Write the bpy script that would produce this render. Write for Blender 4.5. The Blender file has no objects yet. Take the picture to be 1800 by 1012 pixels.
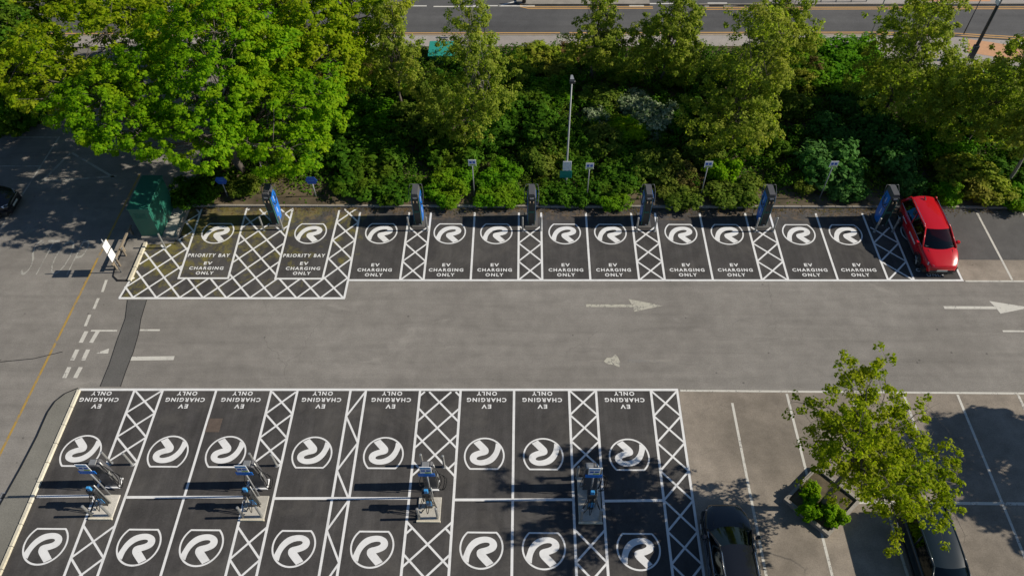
import bpy, math, random
import numpy as np
from mathutils import Vector, Matrix
R = math.radians
C = bpy.context.scene
col = C.collection
rnd = random.Random(7)

# ---------------------------------------------------------------- camera
F, PITCH, YAW, ROLL, CH = 1350.0, .881317, -.024050, -.014890, 29.86
W2, H2 = 900.0, 506.0
_fw = np.array([math.sin(YAW)*math.cos(PITCH), math.cos(YAW)*math.cos(PITCH), -math.sin(PITCH)])
_r = np.array([math.cos(YAW), -math.sin(YAW), 0.0]); _u = np.cross(_r, _fw)
_r2 = math.cos(ROLL)*_r + math.sin(ROLL)*_u; _u2 = -math.sin(ROLL)*_r + math.cos(ROLL)*_u
cd = bpy.data.cameras.new("camera"); cam = bpy.data.objects.new("camera", cd); col.objects.link(cam)
m = Matrix.Identity(4)
for i in range(3):
    m[i][0] = _r2[i]; m[i][1] = _u2[i]; m[i][2] = -_fw[i]
m[2][3] = CH
cam.matrix_world = m
cd.sensor_fit = 'HORIZONTAL'; cd.sensor_width = 36; cd.lens = 36*F/1800; cd.clip_end = 2000; cd.clip_start = .5
C.camera = cam
def P(x, y, z=0.0):                       # photograph pixel (1800 wide) at height z -> place in the world
    d = (x-W2)/F*_r2 - (y-H2)/F*_u2 + _fw
    t = (z-CH)/d[2]
    return Vector((d[0]*t, d[1]*t, z))

# ---------------------------------------------------------------- light
SUN_EL, SUN_AZ = R(32.5), 0.03            # sun stands to the right (+X), a touch towards +Y
w = bpy.data.worlds.new("World"); C.world = w; w.use_nodes = True
nt = w.node_tree; bg = nt.nodes['Background']
sky = nt.nodes.new('ShaderNodeTexSky'); sky.sky_type = 'NISHITA'; sky.sun_disc = False
sky.sun_elevation = SUN_EL; sky.sun_rotation = R(90)-SUN_AZ
sky.air_density = 1.0; sky.dust_density = .3; sky.ozone_density = 4.0
nt.links.new(sky.outputs[0], bg.inputs[0]); bg.inputs[1].default_value = .062
sl = bpy.data.lights.new("sun", 'SUN'); sl.energy = 4.6; sl.angle = R(.5); sl.color = (1, .92, .79)
so = bpy.data.objects.new("sun", sl); col.objects.link(so)
so.rotation_euler = Vector((math.cos(SUN_EL)*math.cos(SUN_AZ), math.cos(SUN_EL)*math.sin(SUN_AZ), math.sin(SUN_EL))).to_track_quat('Z', 'Y').to_euler()
so.location = (40, 0, 60)
C.view_settings.view_transform = 'Standard'; C.view_settings.look = 'None'
C.view_settings.exposure = .32; C.view_settings.gamma = 1

# ---------------------------------------------------------------- materials
MT = {}
class NT:
    def __init__(s, name, rough=.85, spec=.3):
        s.m = bpy.data.materials.new(name); s.m.use_nodes = True; s.t = s.m.node_tree
        s.b = s.t.nodes['Principled BSDF']; s.b.inputs['Roughness'].default_value = rough
        s.b.inputs['Specular IOR Level'].default_value = spec
        MT[name] = s.m
    def n(s, typ, **k):
        o = s.t.nodes.new(typ)
        for a, v in k.items(): setattr(o, a, v)
        return o
    def l(s, a, b): s.t.links.new(a, b)
    def pos(s, scale=(1, 1, 1)):
        g = s.n('ShaderNodeNewGeometry'); mp = s.n('ShaderNodeMapping'); mp.inputs['Scale'].default_value = scale
        s.l(g.outputs['Position'], mp.inputs[0]); return mp.outputs[0]
    def noise(s, vec, scale, detail=4, rough=.55, dist=0):
        o = s.n('ShaderNodeTexNoise'); o.inputs['Scale'].default_value = scale; o.inputs['Detail'].default_value = detail
        o.inputs['Roughness'].default_value = rough; o.inputs['Distortion'].default_value = dist
        s.l(vec, o.inputs['Vector']); return o.outputs['Fac']
    def ramp(s, fac, stops):
        o = s.n('ShaderNodeValToRGB'); e = o.color_ramp.elements
        while len(e) < len(stops): e.new(.5)
        for i, (p, c) in enumerate(stops):
            e[i].position = p; e[i].color = (*c, 1) if len(c) == 3 else c
        s.l(fac, o.inputs[0]); return o.outputs[0]
    def mix(s, fac, a, b, mode='MIX'):
        o = s.n('ShaderNodeMix', data_type='RGBA', blend_type=mode)
        for v, i in ((fac, 0), (a, 6), (b, 7)):
            if hasattr(v, 'links'): s.l(v, o.inputs[i])
            elif i == 0: o.inputs[0].default_value = v
            else: o.inputs[i].default_value = (*v, 1)
        return o.outputs[2]
    def math(s, op, a, b=None):
        o = s.n('ShaderNodeMath', operation=op)
        for i, v in enumerate((a, b)):
            if v is None: continue
            if hasattr(v, 'links'): s.l(v, o.inputs[i])
            else: o.inputs[i].default_value = v
        return o.outputs[0]
    def col(s, c): s.l(c, s.b.inputs['Base Color'])
    def bump(s, h, strength=.3, dist=.02):
        o = s.n('ShaderNodeBump'); o.inputs['Strength'].default_value = strength; o.inputs['Distance'].default_value = dist
        s.l(h, o.inputs['Height']); s.l(o.outputs[0], s.b.inputs['Normal'])
def g3(v, t=0): return (v*(1+t), v, v*(1-t))

def surf(name, dark, light, sp=.35, streak=False, big=.12, rough=.9, speck=18, crack=0):
    s = NT(name, rough, .25); v = s.pos()
    a = s.noise(v, big, 5, .6, .4); b = s.noise(v, 1.3, 5, .65); c = s.noise(v, speck, 3, .8)
    base = s.ramp(a, [(.33, dark), (.68, light)])
    k = s.ramp(b, [(.3, g3(1-sp*.6)), (.7, g3(1+sp*.25))])
    base = s.mix(1.0, base, k, 'MULTIPLY')
    k2 = s.ramp(c, [(.3, g3(.72)), (.5, g3(1.0)), (.72, g3(1.22))])
    base = s.mix(.8, base, k2, 'MULTIPLY')
    if streak:
        st = s.noise(s.pos((.10, 1.6, 1)), 1.0, 4, .6, .6)
        base = s.mix(.9, base, s.ramp(st, [(.3, g3(.86)), (.5, g3(1.0)), (.7, g3(1.10))]), 'MULTIPLY')
    # oil drips and small dark spots
    vo = s.n('ShaderNodeTexVoronoi'); vo.inputs['Scale'].default_value = .9; s.l(v, vo.inputs['Vector'])
    base = s.mix(s.ramp(vo.outputs['Distance'], [(.035, (.55,)*3), (.06, (0,)*3)]), base, (.05, .047, .045))
    if crack:
        wv = s.n('ShaderNodeVectorMath', operation='ADD'); s.l(v, wv.inputs[0]); nz = s.n('ShaderNodeTexNoise'); nz.inputs['Scale'].default_value = 1.1; nz.inputs['Detail'].default_value = 5; s.l(v, nz.inputs['Vector']); s.l(nz.outputs['Color'], wv.inputs[1])
        cv = s.n('ShaderNodeTexVoronoi', feature='DISTANCE_TO_EDGE'); cv.inputs['Scale'].default_value = crack; s.l(wv.outputs[0], cv.inputs['Vector'])
        cm = s.math('MULTIPLY', s.ramp(cv.outputs['Distance'], [(.0006, (.32,)*3), (.0028, (0,)*3)]), s.ramp(s.noise(v, .13, 2), [(.52, (0,)*3), (.6, (1,)*3)]))
        base = s.mix(cm, base, (.06, .055, .05))
        pa = s.ramp(s.noise(s.pos((.5, 1, 1)), .45, 7, .72, 1.2), [(.60, (0,)*3), (.72, (.5,)*3)])
        base = s.mix(pa, base, tuple(q*1.32 for q in light))
        pb = s.ramp(s.noise(s.pos((.35, 1.1, 1)), .6, 6, .7, .6), [(.60, (0,)*3), (.74, (.45,)*3)])
        base = s.mix(pb, base, tuple(q*.62 for q in dark))
    s.bump(c, .25, .01)
    return s, base, v
s, b, v = surf('old_asphalt', (.192, .178, .160), (.252, .236, .213), .28, True, crack=.16); s.col(b)
s, b, v = surf('worn_bay_asphalt', (.185, .160, .13), (.32, .275, .225), .4, False, .22, crack=.3); s.col(b)
s, b, v = surf('grey_bay_asphalt', (.085, .082, .08), (.125, .12, .115), .3); s.col(b)
s, b, v = surf('path_asphalt', (.165, .158, .135), (.205, .198, .172), .2); s.col(b)
s, b, v = surf('patch_asphalt', (.10, .097, .092), (.135, .13, .122), .25); s.col(b)
s, b, v = surf('road_asphalt', (.082, .082, .084), (.115, .114, .113), .2, True); s.col(b)
s, b, v = surf('pavement', (.30, .27, .25), (.38, .35, .32), .2); s.col(b)
s, b, v = surf('concrete', (.42, .40, .35), (.58, .55, .49), .3, speck=25); s.col(b)
s, b, v = surf('kerb_stone', (.24, .22, .19), (.34, .31, .27), .3); s.col(b)
s, b, v = surf('cream_kerb', (.55, .50, .38), (.70, .65, .52), .3); s.col(b)
s, b, v = surf('soil', (.06, .05, .032), (.17, .13, .08), .5, False, .5); s.col(b)
s, b, v = surf('gravel', (.14, .13, .12), (.28, .26, .23), .5, False, .8, speck=30); s.col(b)
s, b, v = surf('grass_ground', (.02, .035, .01), (.06, .07, .02), .5, False, .4); s.col(b)
# new asphalt of the charging bays, with moss on the priority bays
s, b, v = surf('new_asphalt', (.051, .048, .047), (.077, .073, .070), .4, False, .25)
ys = s.noise(s.pos((2.2, .22, 1)), 1.0, 5, .65, .5)
b = s.mix(.9, b, s.ramp(ys, [(.28, g3(.78)), (.5, g3(1)), (.72, g3(1.32))]), 'MULTIPLY')
dust = s.noise(v, .35, 6, .7, .8)
b = s.mix(s.ramp(dust, [(.50, (0,)*3), (.74, (.5,)*3)]), b, (.135, .125, .11))
sc_ = s.ramp(s.noise(s.pos((1, 1, 1)), 7, 7, .8, 1.5), [(.60, (0,)*3), (.68, (.35,)*3)])
b = s.mix(sc_, b, (.16, .15, .14))
g = s.n('ShaderNodeSeparateXYZ'); s.l(v, g.inputs[0])
inx = s.math('MULTIPLY', s.math('LESS_THAN', g.outputs[0], -8.6), s.math('GREATER_THAN', g.outputs[1], 22.0))
hy = s.n('ShaderNodeMapRange'); s.l(g.outputs[1], hy.inputs[0]); hy.inputs[1].default_value = 23.5; hy.inputs[2].default_value = 30.5; hy.inputs[3].default_value = -.07; hy.inputs[4].default_value = .10
hx = s.n('ShaderNodeMapRange'); s.l(g.outputs[0], hx.inputs[0]); hx.inputs[1].default_value = -20; hx.inputs[2].default_value = -9; hx.inputs[3].default_value = .06; hx.inputs[4].default_value = -.06
mo = s.math('ADD', s.math('ADD', s.noise(v, 1.1, 8, .72, .3), hy.outputs[0]), hx.outputs[0])
mk = s.math('MULTIPLY', s.ramp(mo, [(.51, (0,)*3), (.63, (.8,)*3)]), inx)
b = s.mix(mk, b, s.mix(s.noise(v, 9, 4), (.07, .062, .018), (.26, .225, .05)))
b2 = s.math('MULTIPLY', s.ramp(s.math('ADD', s.noise(v, 2.2, 6, .7), hy.outputs[0]), [(.55, (0,)*3), (.68, (.55,)*3)]), s.math('GREATER_THAN', g.outputs[1], 29.4))
b = s.mix(b2, b, (.17, .12, .075))
s.col(b)

def paint(name, c, worn, under=(.14, .13, .12), scale=2.2):
    s = NT(name, .6, .3); v = s.pos()
    a = s.noise(v, scale, 8, .75); d = s.noise(v, 14, 4, .7); e = s.noise(v, .7, 3, .6)
    k = s.math('ADD', s.math('MULTIPLY', a, .55), s.math('MULTIPLY', d, .45))
    k = s.math('ADD', k, s.math('MULTIPLY', e, .22))
    lo = .46 + worn*.22
    f = s.ramp(k, [(lo-.02, (1,)*3), (lo+.03, (0,)*3)])
    base = s.mix(s.noise(v, 5, 4, .6), tuple(x*.82 for x in c), c)
    base = s.mix(s.ramp(s.noise(v, 1.6, 7, .75), [(.5, (0,)*3), (.75, (.45,)*3)]), base, tuple(x*.48 for x in c))
    s.col(s.mix(f, base, under)); return s
paint('white_paint', (.78, .78, .77), .0, (.40, .39, .38))
paint('old_white_paint', (.60, .58, .52), .35, (.21, .2, .185))
paint('faded_white_paint', (.40, .39, .35), .55, (.2, .19, .175))
paint('very_faded_paint', (.27, .25, .22), .60, (.2, .19, .175))
paint('worn_paint', (.48, .46, .38), .5, (.2, .19, .175), 4)
paint('yellow_paint', (.42, .27, .065), .45, (.2, .19, .175))
paint('road_yellow_paint', (.62, .36, .12), .0, (.3, .2, .1))
paint('road_white_paint', (.68, .66, .6), .1, (.2, .2, .2))

def flat(name, c, rough=.5, metal=0, spec=.5, var=.12, emit=None, coat=0):
    s = NT(name, rough, spec); v = s.pos()
    s.col(s.mix(s.noise(v, 6, 4, .6), tuple(x*(1-var) for x in c), tuple(x*(1+var) for x in c)))
    s.b.inputs['Metallic'].default_value = metal; s.b.inputs['Coat Weight'].default_value = coat
    s.b.inputs['Coat Roughness'].default_value = .05
    return s
flat('steel', (.42, .42, .40), .42, .6); flat('galv', (.30, .31, .32), .5, .3); flat('dark_metal', (.03, .032, .035), .45)
flat('charger_grey', (.085, .085, .09), .4); flat('charger_face', (.028, .032, .032), .35); flat('charger_blue', (.012, .17, .62), .3)
flat('teal_edge', (.03, .22, .17), .4); flat('rubber', (.012, .012, .013), .6); flat('tan_plug', (.30, .22, .13), .5)
flat('sign_white', (.78, .79, .80), .4); flat('sign_blue', (.02, .10, .45), .4); flat('sign_lime', (.32, .48, .06), .4)
flat('sign_sky', (.05, .28, .60), .35); flat('sign_teal', (.02, .25, .20), .5); flat('cabinet_green', (.018, .13, .09), .5, var=.25)
flat('board_white', (.80, .80, .79), .5); flat('timber', (.22, .18, .13), .8); flat('dark_post', (.05, .055, .07), .5)
flat('car_red', (.46, .004, .010), .28, .0, .4, .04, coat=.5); flat('car_black', (.008, .009, .012), .25, 0, .4, .1, coat=.7)
flat('car_navy', (.006, .014, .020), .3, 0, .35, .1, coat=.4); flat('chrome', (.7, .7, .72), .15, 1); flat('alloy', (.25, .25, .26), .35, .8)
flat('cladding', (.02, .02, .02), .6); flat('lamp_glass', (.5, .5, .52), .1, .3); flat('tail_red', (.4, .01, .01), .2)
flat('interior', (.035, .037, .04), .8); flat('plate', (.6, .6, .55), .4); flat('brick_red', (.35, .12, .08), .8)
flat('rust', (.10, .075, .06), .9, var=.4); flat('tan_panel', (.25, .13, .05), .7, var=.35); flat('clay_tactile', (.50, .27, .14), .8, var=.2)
s = NT('car_glass', .03, .5)
tr = s.n('ShaderNodeBsdfTransparent'); tr.inputs[0].default_value = (.16, .24, .26, 1)
gl = s.n('ShaderNodeBsdfGlossy'); gl.inputs['Roughness'].default_value = .04; gl.inputs[0].default_value = (.8, .9, .85, 1)
lw = s.n('ShaderNodeFresnel'); lw.inputs[0].default_value = 1.6
mx = s.n('ShaderNodeMixShader'); s.l(lw.outputs[0], mx.inputs[0]); s.l(tr.outputs[0], mx.inputs[1]); s.l(gl.outputs[0], mx.inputs[2])
s.l(mx.outputs[0], s.t.nodes['Material Output'].inputs[0])

def leafmat(name, dark, light, alt=None, trans=.35, altamt=.5):
    s = NT(name, .7, .08); ge = s.n('ShaderNodeNewGeometry'); v = s.pos()
    f = s.math('ADD', s.math('MULTIPLY', ge.outputs['Random Per Island'], .6), s.math('MULTIPLY', s.noise(v, .55, 3), .5))
    c = s.ramp(f, [(.25, dark), (.85, light)])
    if alt: c = s.mix(s.ramp(s.noise(v, .4, 3, .6), [(.5, (0,)*3), (.66, (altamt,)*3)]), c, alt)
    s.col(c)
    tl = s.n('ShaderNodeBsdfTranslucent'); s.l(s.mix(1, c, (1.3, 1.5, .5), 'MULTIPLY'), tl.inputs[0])
    mx = s.n('ShaderNodeMixShader'); mx.inputs[0].default_value = trans
    s.l(s.b.outputs[0], mx.inputs[1]); s.l(tl.outputs[0], mx.inputs[2]); s.l(mx.outputs[0], s.t.nodes['Material Output'].inputs[0])
leafmat('maple_leaf', (.08, .22, .004), (.24, .40, .008), (.34, .40, .010), .5)
leafmat('lime_leaf', (.14, .25, .004), (.34, .41, .010), (.34, .33, .03), .5)
leafmat('olive_leaf', (.06, .12, .010), (.18, .25, .03), (.24, .24, .04), .45)
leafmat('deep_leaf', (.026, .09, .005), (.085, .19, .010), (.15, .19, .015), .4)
leafmat('bluegreen_leaf', (.025, .10, .015), (.085, .21, .04), (.12, .23, .06), .35)
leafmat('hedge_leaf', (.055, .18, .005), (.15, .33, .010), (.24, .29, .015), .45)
leafmat('yellow_leaf', (.14, .21, .012), (.30, .35, .03), (.24, .16, .035), .4)
leafmat('brown_leaf', (.08, .05, .02), (.16, .11, .035), (.1, .13, .02), .2)
leafmat('planter_leaf', (.16, .23, .006), (.34, .38, .014), (.34, .34, .02), .48)
leafmat('blossom', (.10, .17, .06), (.38, .42, .28), (.09, .18, .04), .25, .9)
leafmat('cover_leaf', (.035, .10, .006), (.11, .22, .012), (.18, .18, .02), .4)
leafmat('under_leaf', (.035, .10, .006), (.11, .20, .014), (.20, .18, .03), .4)
leafmat('treerow_leaf', (.13, .19, .018), (.35, .40, .055), (.39, .37, .06), .52)
flat('bark', (.10, .085, .07), .9, var=.4); flat('pale_bark', (.20, .18, .16), .9, var=.3)

# ---------------------------------------------------------------- mesh helpers
class MB:
    def __init__(s): s.v = []; s.f = []
    def add(s, vs, fs):
        k = len(s.v); s.v += [tuple(q) for q in vs]; s.f += [tuple(i+k for i in f) for f in fs]; return s
    def box(s, x0, x1, y0, y1, z0, z1, b=0):
        if b <= 0:
            vs = [(x, y, z) for z in (z0, z1) for (x, y) in ((x0, y0), (x1, y0), (x1, y1), (x0, y1))]
            return s.add(vs, [(3, 2, 1, 0), (4, 5, 6, 7), (0, 1, 5, 4), (1, 2, 6, 5), (2, 3, 7, 6), (3, 0, 4, 7)])
        def ring(i, z): return [(x0+i+b, y0+i, z), (x1-i-b, y0+i, z), (x1-i, y0+i+b, z), (x1-i, y1-i-b, z), (x1-i-b, y1-i, z), (x0+i+b, y1-i, z), (x0+i, y1-i-b, z), (x0+i, y0+i+b, z)]
        return s.loft([ring(b*.7, z0), ring(0, z0+b), ring(0, z1-b), ring(b*.7, z1)])
    def loft(s, rings, cap=True, closed=True):
        n = len(rings[0]); vs = [p for r in rings for p in r]; fs = []
        for i in range(len(rings)-1):
            for j in range(n if closed else n-1):
                a = i*n+j; b = i*n+(j+1) % n; fs.append((a, b, b+n, a+n))
        if cap: fs += [tuple(reversed(range(n))), tuple(range(len(vs)-n, len(vs)))]
        return s.add(vs, fs)
    def tube(s, pts, r, n=8, cap=True):
        pts = [Vector(p) for p in pts]; rs = r if isinstance(r, (list, tuple)) else [r]*len(pts); rings = []
        for i, p in enumerate(pts):
            d = (pts[min(i+1, len(pts)-1)]-pts[max(i-1, 0)]).normalized()
            a = Vector((0, 1, 0)) if abs(d.y) < .9 else Vector((1, 0, 0))
            e1 = d.cross(a).normalized(); e2 = d.cross(e1)
            rings.append([p+(e1*math.cos(t)+e2*math.sin(t))*rs[i] for t in [2*math.pi*k/n for k in range(n)]])
        return s.loft(rings, cap)
    def plate(s, poly, z, t=0):               # horizontal polygon sheet
        if t == 0: return s.add([(x, y, z) for x, y in poly], [tuple(range(len(poly)))])
        return s.loft([[(x, y, z-t) for x, y in poly], [(x, y, z) for x, y in poly]])
    def line(s, a, b, w, z):                   # painted strip on the ground
        a = Vector(a[:2]); b = Vector(b[:2]); d = (b-a).normalized(); n = Vector((-d.y, d.x))*w/2
        return s.add([(q.x, q.y, z) for q in (a+n, a-n, b-n, b+n)], [(0, 1, 2, 3)])
    def build(s, name, mat, parent=None, smooth=False, loc=None):
        me = bpy.data.meshes.new(name); me.from_pydata(s.v, [], s.f); me.update()
        me.materials.append(MT[mat]); o = bpy.data.objects.new(name, me); col.objects.link(o)
        if smooth: me.polygons.foreach_set('use_smooth', [True]*len(me.polygons))
        if parent: o.parent = parent
        if loc is not None: o.location = loc
        return o
def bez(p0, p1, p2, n=8):
    p0, p1, p2 = map(Vector, (p0, p1, p2))
    return [p0*(1-t)**2+p1*2*t*(1-t)+p2*t*t for t in [i/n for i in range(n+1)]]
def tag(o, label=None, cat=None, group=None, kind=None):
    for k, x in (('label', label), ('category', cat), ('group', group), ('kind', kind)):
        if x: o[k] = x
    return o
def thing(name, label, cat, loc=(0, 0, 0), rz=0, group=None):
    o = bpy.data.objects.new(name, None); col.objects.link(o); o.location = loc; o.rotation_euler = (0, 0, rz)
    o.empty_display_size = .3
    return tag(o, label, cat, group)
KIDS = {}
def kids(o): return [c for c in bpy.data.objects if c.parent is o]
def dup(o, parent=None, loc=None, rz=None, label=None, sc=None):
    c = o.copy(); col.objects.link(c)
    if parent: c.parent = parent
    for k in kids(o): dup(k, c)
    if loc is not None: c.location = loc
    if rz is not None: c.rotation_euler = (0, 0, rz)
    if sc is not None: c.scale = sc if isinstance(sc, (tuple, list)) else (sc,)*3
    if label: c['label'] = label
    return c
def struct(name, mb, mat, parent=None):
    o = mb.build(name, mat, parent)
    if not parent: o['kind'] = 'structure'
    return o

# ================================================================ SETTING
KY = 30.33                                             # y of the kerb at the head of the top bays
struct('ground', MB().plate([(-400, -300), (400, -300), (400, 500), (-400, 500)], -.06), 'grass_ground')
ap = [(-60, -25), (60, -25), (60, KY-.02), (-18.6, KY-.02), (-18.9, 33), (-19.5, 47.1), (-60, 47.1)]
struct('car_park_surface', MB().plate(ap, 0), 'old_asphalt')
# verge soil, raised behind the kerb
vg = [(-18.75, KY+.12), (60, KY+.12), (60, 43.3), (24.2, 44.2), (21.5, 46.6), (18, 46.1), (12, 45.8), (-19.3, 45.8), (-18.8, 33)]
struct('verge', MB().plate(vg, .09), 'soil')
kb = MB()
x = -18.7
while x < 45:
    kb.box(x+.006, x+.91, KY, KY+.12, -.02, .115, .012); x += .916
struct('verge_kerb', kb, 'kerb_stone')
struct('main_road', MB().plate([(-80, 47.12), (24, 47.2), (29.5, 47.0), (33.8, 46.5), (80, 39.5), (80, 70), (-80, 70)], -.01), 'road_asphalt')
struct('pavement', MB().plate([(-60, 45.7), (22, 45.7), (25, 43.0), (60, 38), (60, 41), (33.8, 46.2), (29.5, 46.72), (24, 46.95), (-60, 46.95)], .12, .2), 'pavement')
tp = MB()
tp.plate([tuple(P(x, y, .124)[:2]) for x, y in ((1702, 69), (1740, 74), (1800, 84), (1800, 108), (1760, 102), (1700, 92))], .124)
struct('tactile_paving', tp, 'clay_tactile')
struct('road_kerb', MB().box(-60, 24, 46.95, 47.1, -.02, .128, .015), 'kerb_stone')
struct('far_pavement', MB().plate([(17.6, 51.05), (80, 51.05), (80, 60), (17.6, 60)], .12, .2), 'pavement')
struct('far_tactile_paving', MB().plate([(28.9, 51.25), (33.4, 51.25), (33.4, 54), (28.9, 54)], .124), 'clay_tactile')
struct('far_kerb', MB().box(12.5, 80, 50.92, 51.04, -.02, .128, .012), 'kerb_stone')
isl = [(-.6, 51.4), (-.3, 51.15), (.3, 51.02), (9, 51.02), (9, 55), (-.6, 55)]
struct('traffic_island', MB().plate(isl, .12, .14), 'kerb_stone')
rm = MB()
for (a, b, yy) in ((-11.6, -7.1, 51.0), (-3.8, -.6, 51.0), (8.5, 12.4, 51.25), (13.2, 14.6, 51.3), (-20, -14.5, 51.0), (-28, -23, 51.0)):
    rm.line((a, yy), (b, yy), .13, .0)
for a, b in (((875, 11), (940, 11)), ((875, 11), (918, 0))): rm.line(P(*a), P(*b), .13, .002)
for a, b in (((762, 12), (840, 12)), ((655, 11), (726, 11)), ((1106, 11), (1132, 11)), ((1238, 11), (1246, 11)), ((1272, 11), (1299, 10))): rm.line(P(*a), P(*b), .13, .004)
struct('road_white_markings', rm, 'road_white_paint')
ry = MB()
for off in (.18, .42):
    ry.line((-60, 47.1+off), (2.45, 47.1+off), .1, -.004); ry.line((3.1, 47.1+off), (24, 47.12+off), .1, -.004)
    ry.line((24, 47.12+off), (29.5, 46.98+off), .1, -.003); ry.line((29.5, 46.98+off), (33.8, 46.5+off), .1, -.004); ry.line((33.8, 46.5+off), (60, 42.3+off), .1, -.003)
    ry.line((12.5, 50.9-off), (80, 50.9-off), .1, -.004)
    ry.line((.3, 51.0-off*.9), (9.2, 51.0-off*.9), .1, -.003); ry.line((-.35, 51.2-off*.7), (.3, 51.0-off*.9), .1, -.004)
struct('double_yellow_lines', ry, 'road_yellow_paint')

# --- car park surfaces
X0 = -20.28
struct('charging_bay_surface', MB().plate([(-20.26, 23.86), (-8.94, 23.9), (-8.9, 25.05), (22.16, 25.2), (22.16, KY-.03), (-18.55, KY-.03), (-18.62, 27.6), (-20.02, 27.5), (-20.1, 25.2)], .004), 'new_asphalt')
struct('lower_bay_surface', MB().plate([(-20.22, 18.5), (7.0, 18.7), (7.02, -4), (-20.22, -4)], .004), 'new_asphalt')
struct('worn_bay_surface', MB().plate([(7.02, 18.6), (45, 18.62), (45, -4), (7.02, -4)], .0036), 'worn_bay_asphalt')
struct('grey_bay_surface', MB().plate([(22.18, 26.6), (24.4, 26.6), (45, 26.55), (45, KY-.03), (22.18, KY-.03)], .0042), 'grey_bay_asphalt')
struct('brown_bay_surface', MB().plate([(22.18, 25.2), (45, 25.2), (45, 26.59), (22.18, 26.59)], .0034), 'worn_bay_asphalt')
pt = [P(258, 527), P(248, 560), P(244, 585), P(234, 620), P(222, 650), P(212, 679), P(176, 679), P(192, 640), P(205, 600), P(220, 560), P(224, 527)]
struct('asphalt_patch', MB().plate([(p.x, p.y) for p in pt], .005), 'patch_asphalt')
sm = MB()
for a in ([P(224, 527), P(220, 560), P(205, 600), P(192, 640), P(176, 679)], [P(0, 636), P(60, 630), P(110, 618)], [P(258, 527), P(248, 560), P(244, 585), P(234, 620), P(222, 650), P(212, 679)]):
    for p, q in zip(a, a[1:]): sm.line(p, q, .035, .008)
struct('asphalt_seams', sm, 'rubber')
# footway at the bottom left, with its dark slot edge and cream kerb
edge = [P(-30, 952), P(0, 890), P(38, 822), P(66, 768), P(76, 745), P(85, 725), P(98, 706), P(116, 692), P(138, 683)]
path = [(p.x, p.y) for p in edge]+[(-20.3, 18.5), (-20.3, 4), (-23.4, 4)]
struct('footway', MB().plate(path, .06, .08), 'path_asphalt')
sl_ = MB()
for p, q in zip(edge, edge[1:]): sl_.line(p, q, .055, .066)
struct('footway_edge', sl_, 'rubber')
kk = MB(); y = 18.45
while y > 2:
    kk.box(-20.34, -20.2, y-.9, y-.01, -.02, .11, .012); y -= .905
struct('cream_kerb', kk, 'cream_kerb')
kk = MB(); y = 27.6
while y > 25.2:
    kk.box(-20.18, -20.02, y-.88, y-.01, -.02, .13, .012); y -= .89
struct('cream_kerb_by_cabinet', kk, 'cream_kerb')
gs = [P(198, 478), P(205, 486), P(222, 492)]
struct('gravel_strip', MB().plate([(-21.15, 27.9), (-20.2, 27.9), (-20.19, 25.1), (-20.75, 25.05), (-21.05, 25.3), (-21.15, 25.9)], .03), 'gravel')
dg = MB()
ce = [(-21.18, 28.0), (-21.18, 25.9), (-21.07, 25.28), (-20.76, 25.0), (-20.2, 24.97)]
for p, q in zip(ce, ce[1:]): dg.box(min(p[0], q[0])-.03, max(p[0], q[0])+.03, min(p[1], q[1])-.03, max(p[1], q[1])+.03, 0, .034) if abs(p[0]-q[0]) < .02 or abs(p[1]-q[1]) < .05 else dg.line(p, q, .06, .036)
struct('gravel_edging', dg, 'rubber')
def disc(cx, cy, r, n=20): return [(cx+r*math.cos(2*math.pi*i/n), cy+r*math.sin(2*math.pi*i/n)) for i in range(n)]

# ================================================================ PAINTED MARKINGS
TX = [-8.95, -6.3, -5.1, -2.7, -.28, .94, 3.38, 5.85, 7.15, 9.58, 12.05, 13.38, 15.88, 18.4, 19.7, 22.11]
def yf(x): return 25.08+.0042*(x+9)           # front line of the top row
ln = MB()
for x in TX: ln.line((x, yf(x)+.05), (x+(-.06 if x < -8 else 0), 29.95), .105, .009)
ln.line((-8.98, yf(-9)), (22.17, yf(22)), .115, .011)
# priority bays
ln.line((-20.3, 23.85), (-8.93, 23.9), .12, .0112)
ln.line((-8.97, 23.9), (-8.95, 25.08), .11, .009)
ln.line((-20.28, 23.85), (-20.12, 25.05), .11, .0092)
ln.line((-20.12, 25.05), (-19.95, 25.2), .1, .0088)
for (a, b) in (((-17.84, 30.25), (-17.67, 25.17)), ((-15.34, 30.26), (-15.12, 25.18)), ((-12.78, 30.26), (-12.69, 25.16)), ((-10.18, 30.1), (-10.27, 25.17))): ln.line(a, b, .105, .009)
ln.line((-17.72, 25.17), (-15.07, 25.18), .105, .0112); ln.line((-12.74, 25.16), (-10.22, 25.17), .105, .0112)
BX = [-17.75, -16.45, -14.0, -11.48, -10.28, -7.86, -7.16, -4.69, -2.85, -.42, 2.07, 3.29, 5.77, 6.96]
def yb(x): return 18.5+.0062*(x+20)
for x in BX: ln.line((x, yb(x)-.05), (x, 6), .105, .009)
ln.line((-20.3, 18.5), (7.01, 18.67), .125, .0112)
for a, b in ((-20.15, -17.75), (-16.4, -11.48), (-10.28, -4.69), (-2.85, 2.07), (3.29, 5.77)): ln.line((a, 13.33), (b, 13.38), .115, .0116)
cp_lines = struct('bay_lines', ln, 'white_paint')

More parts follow.
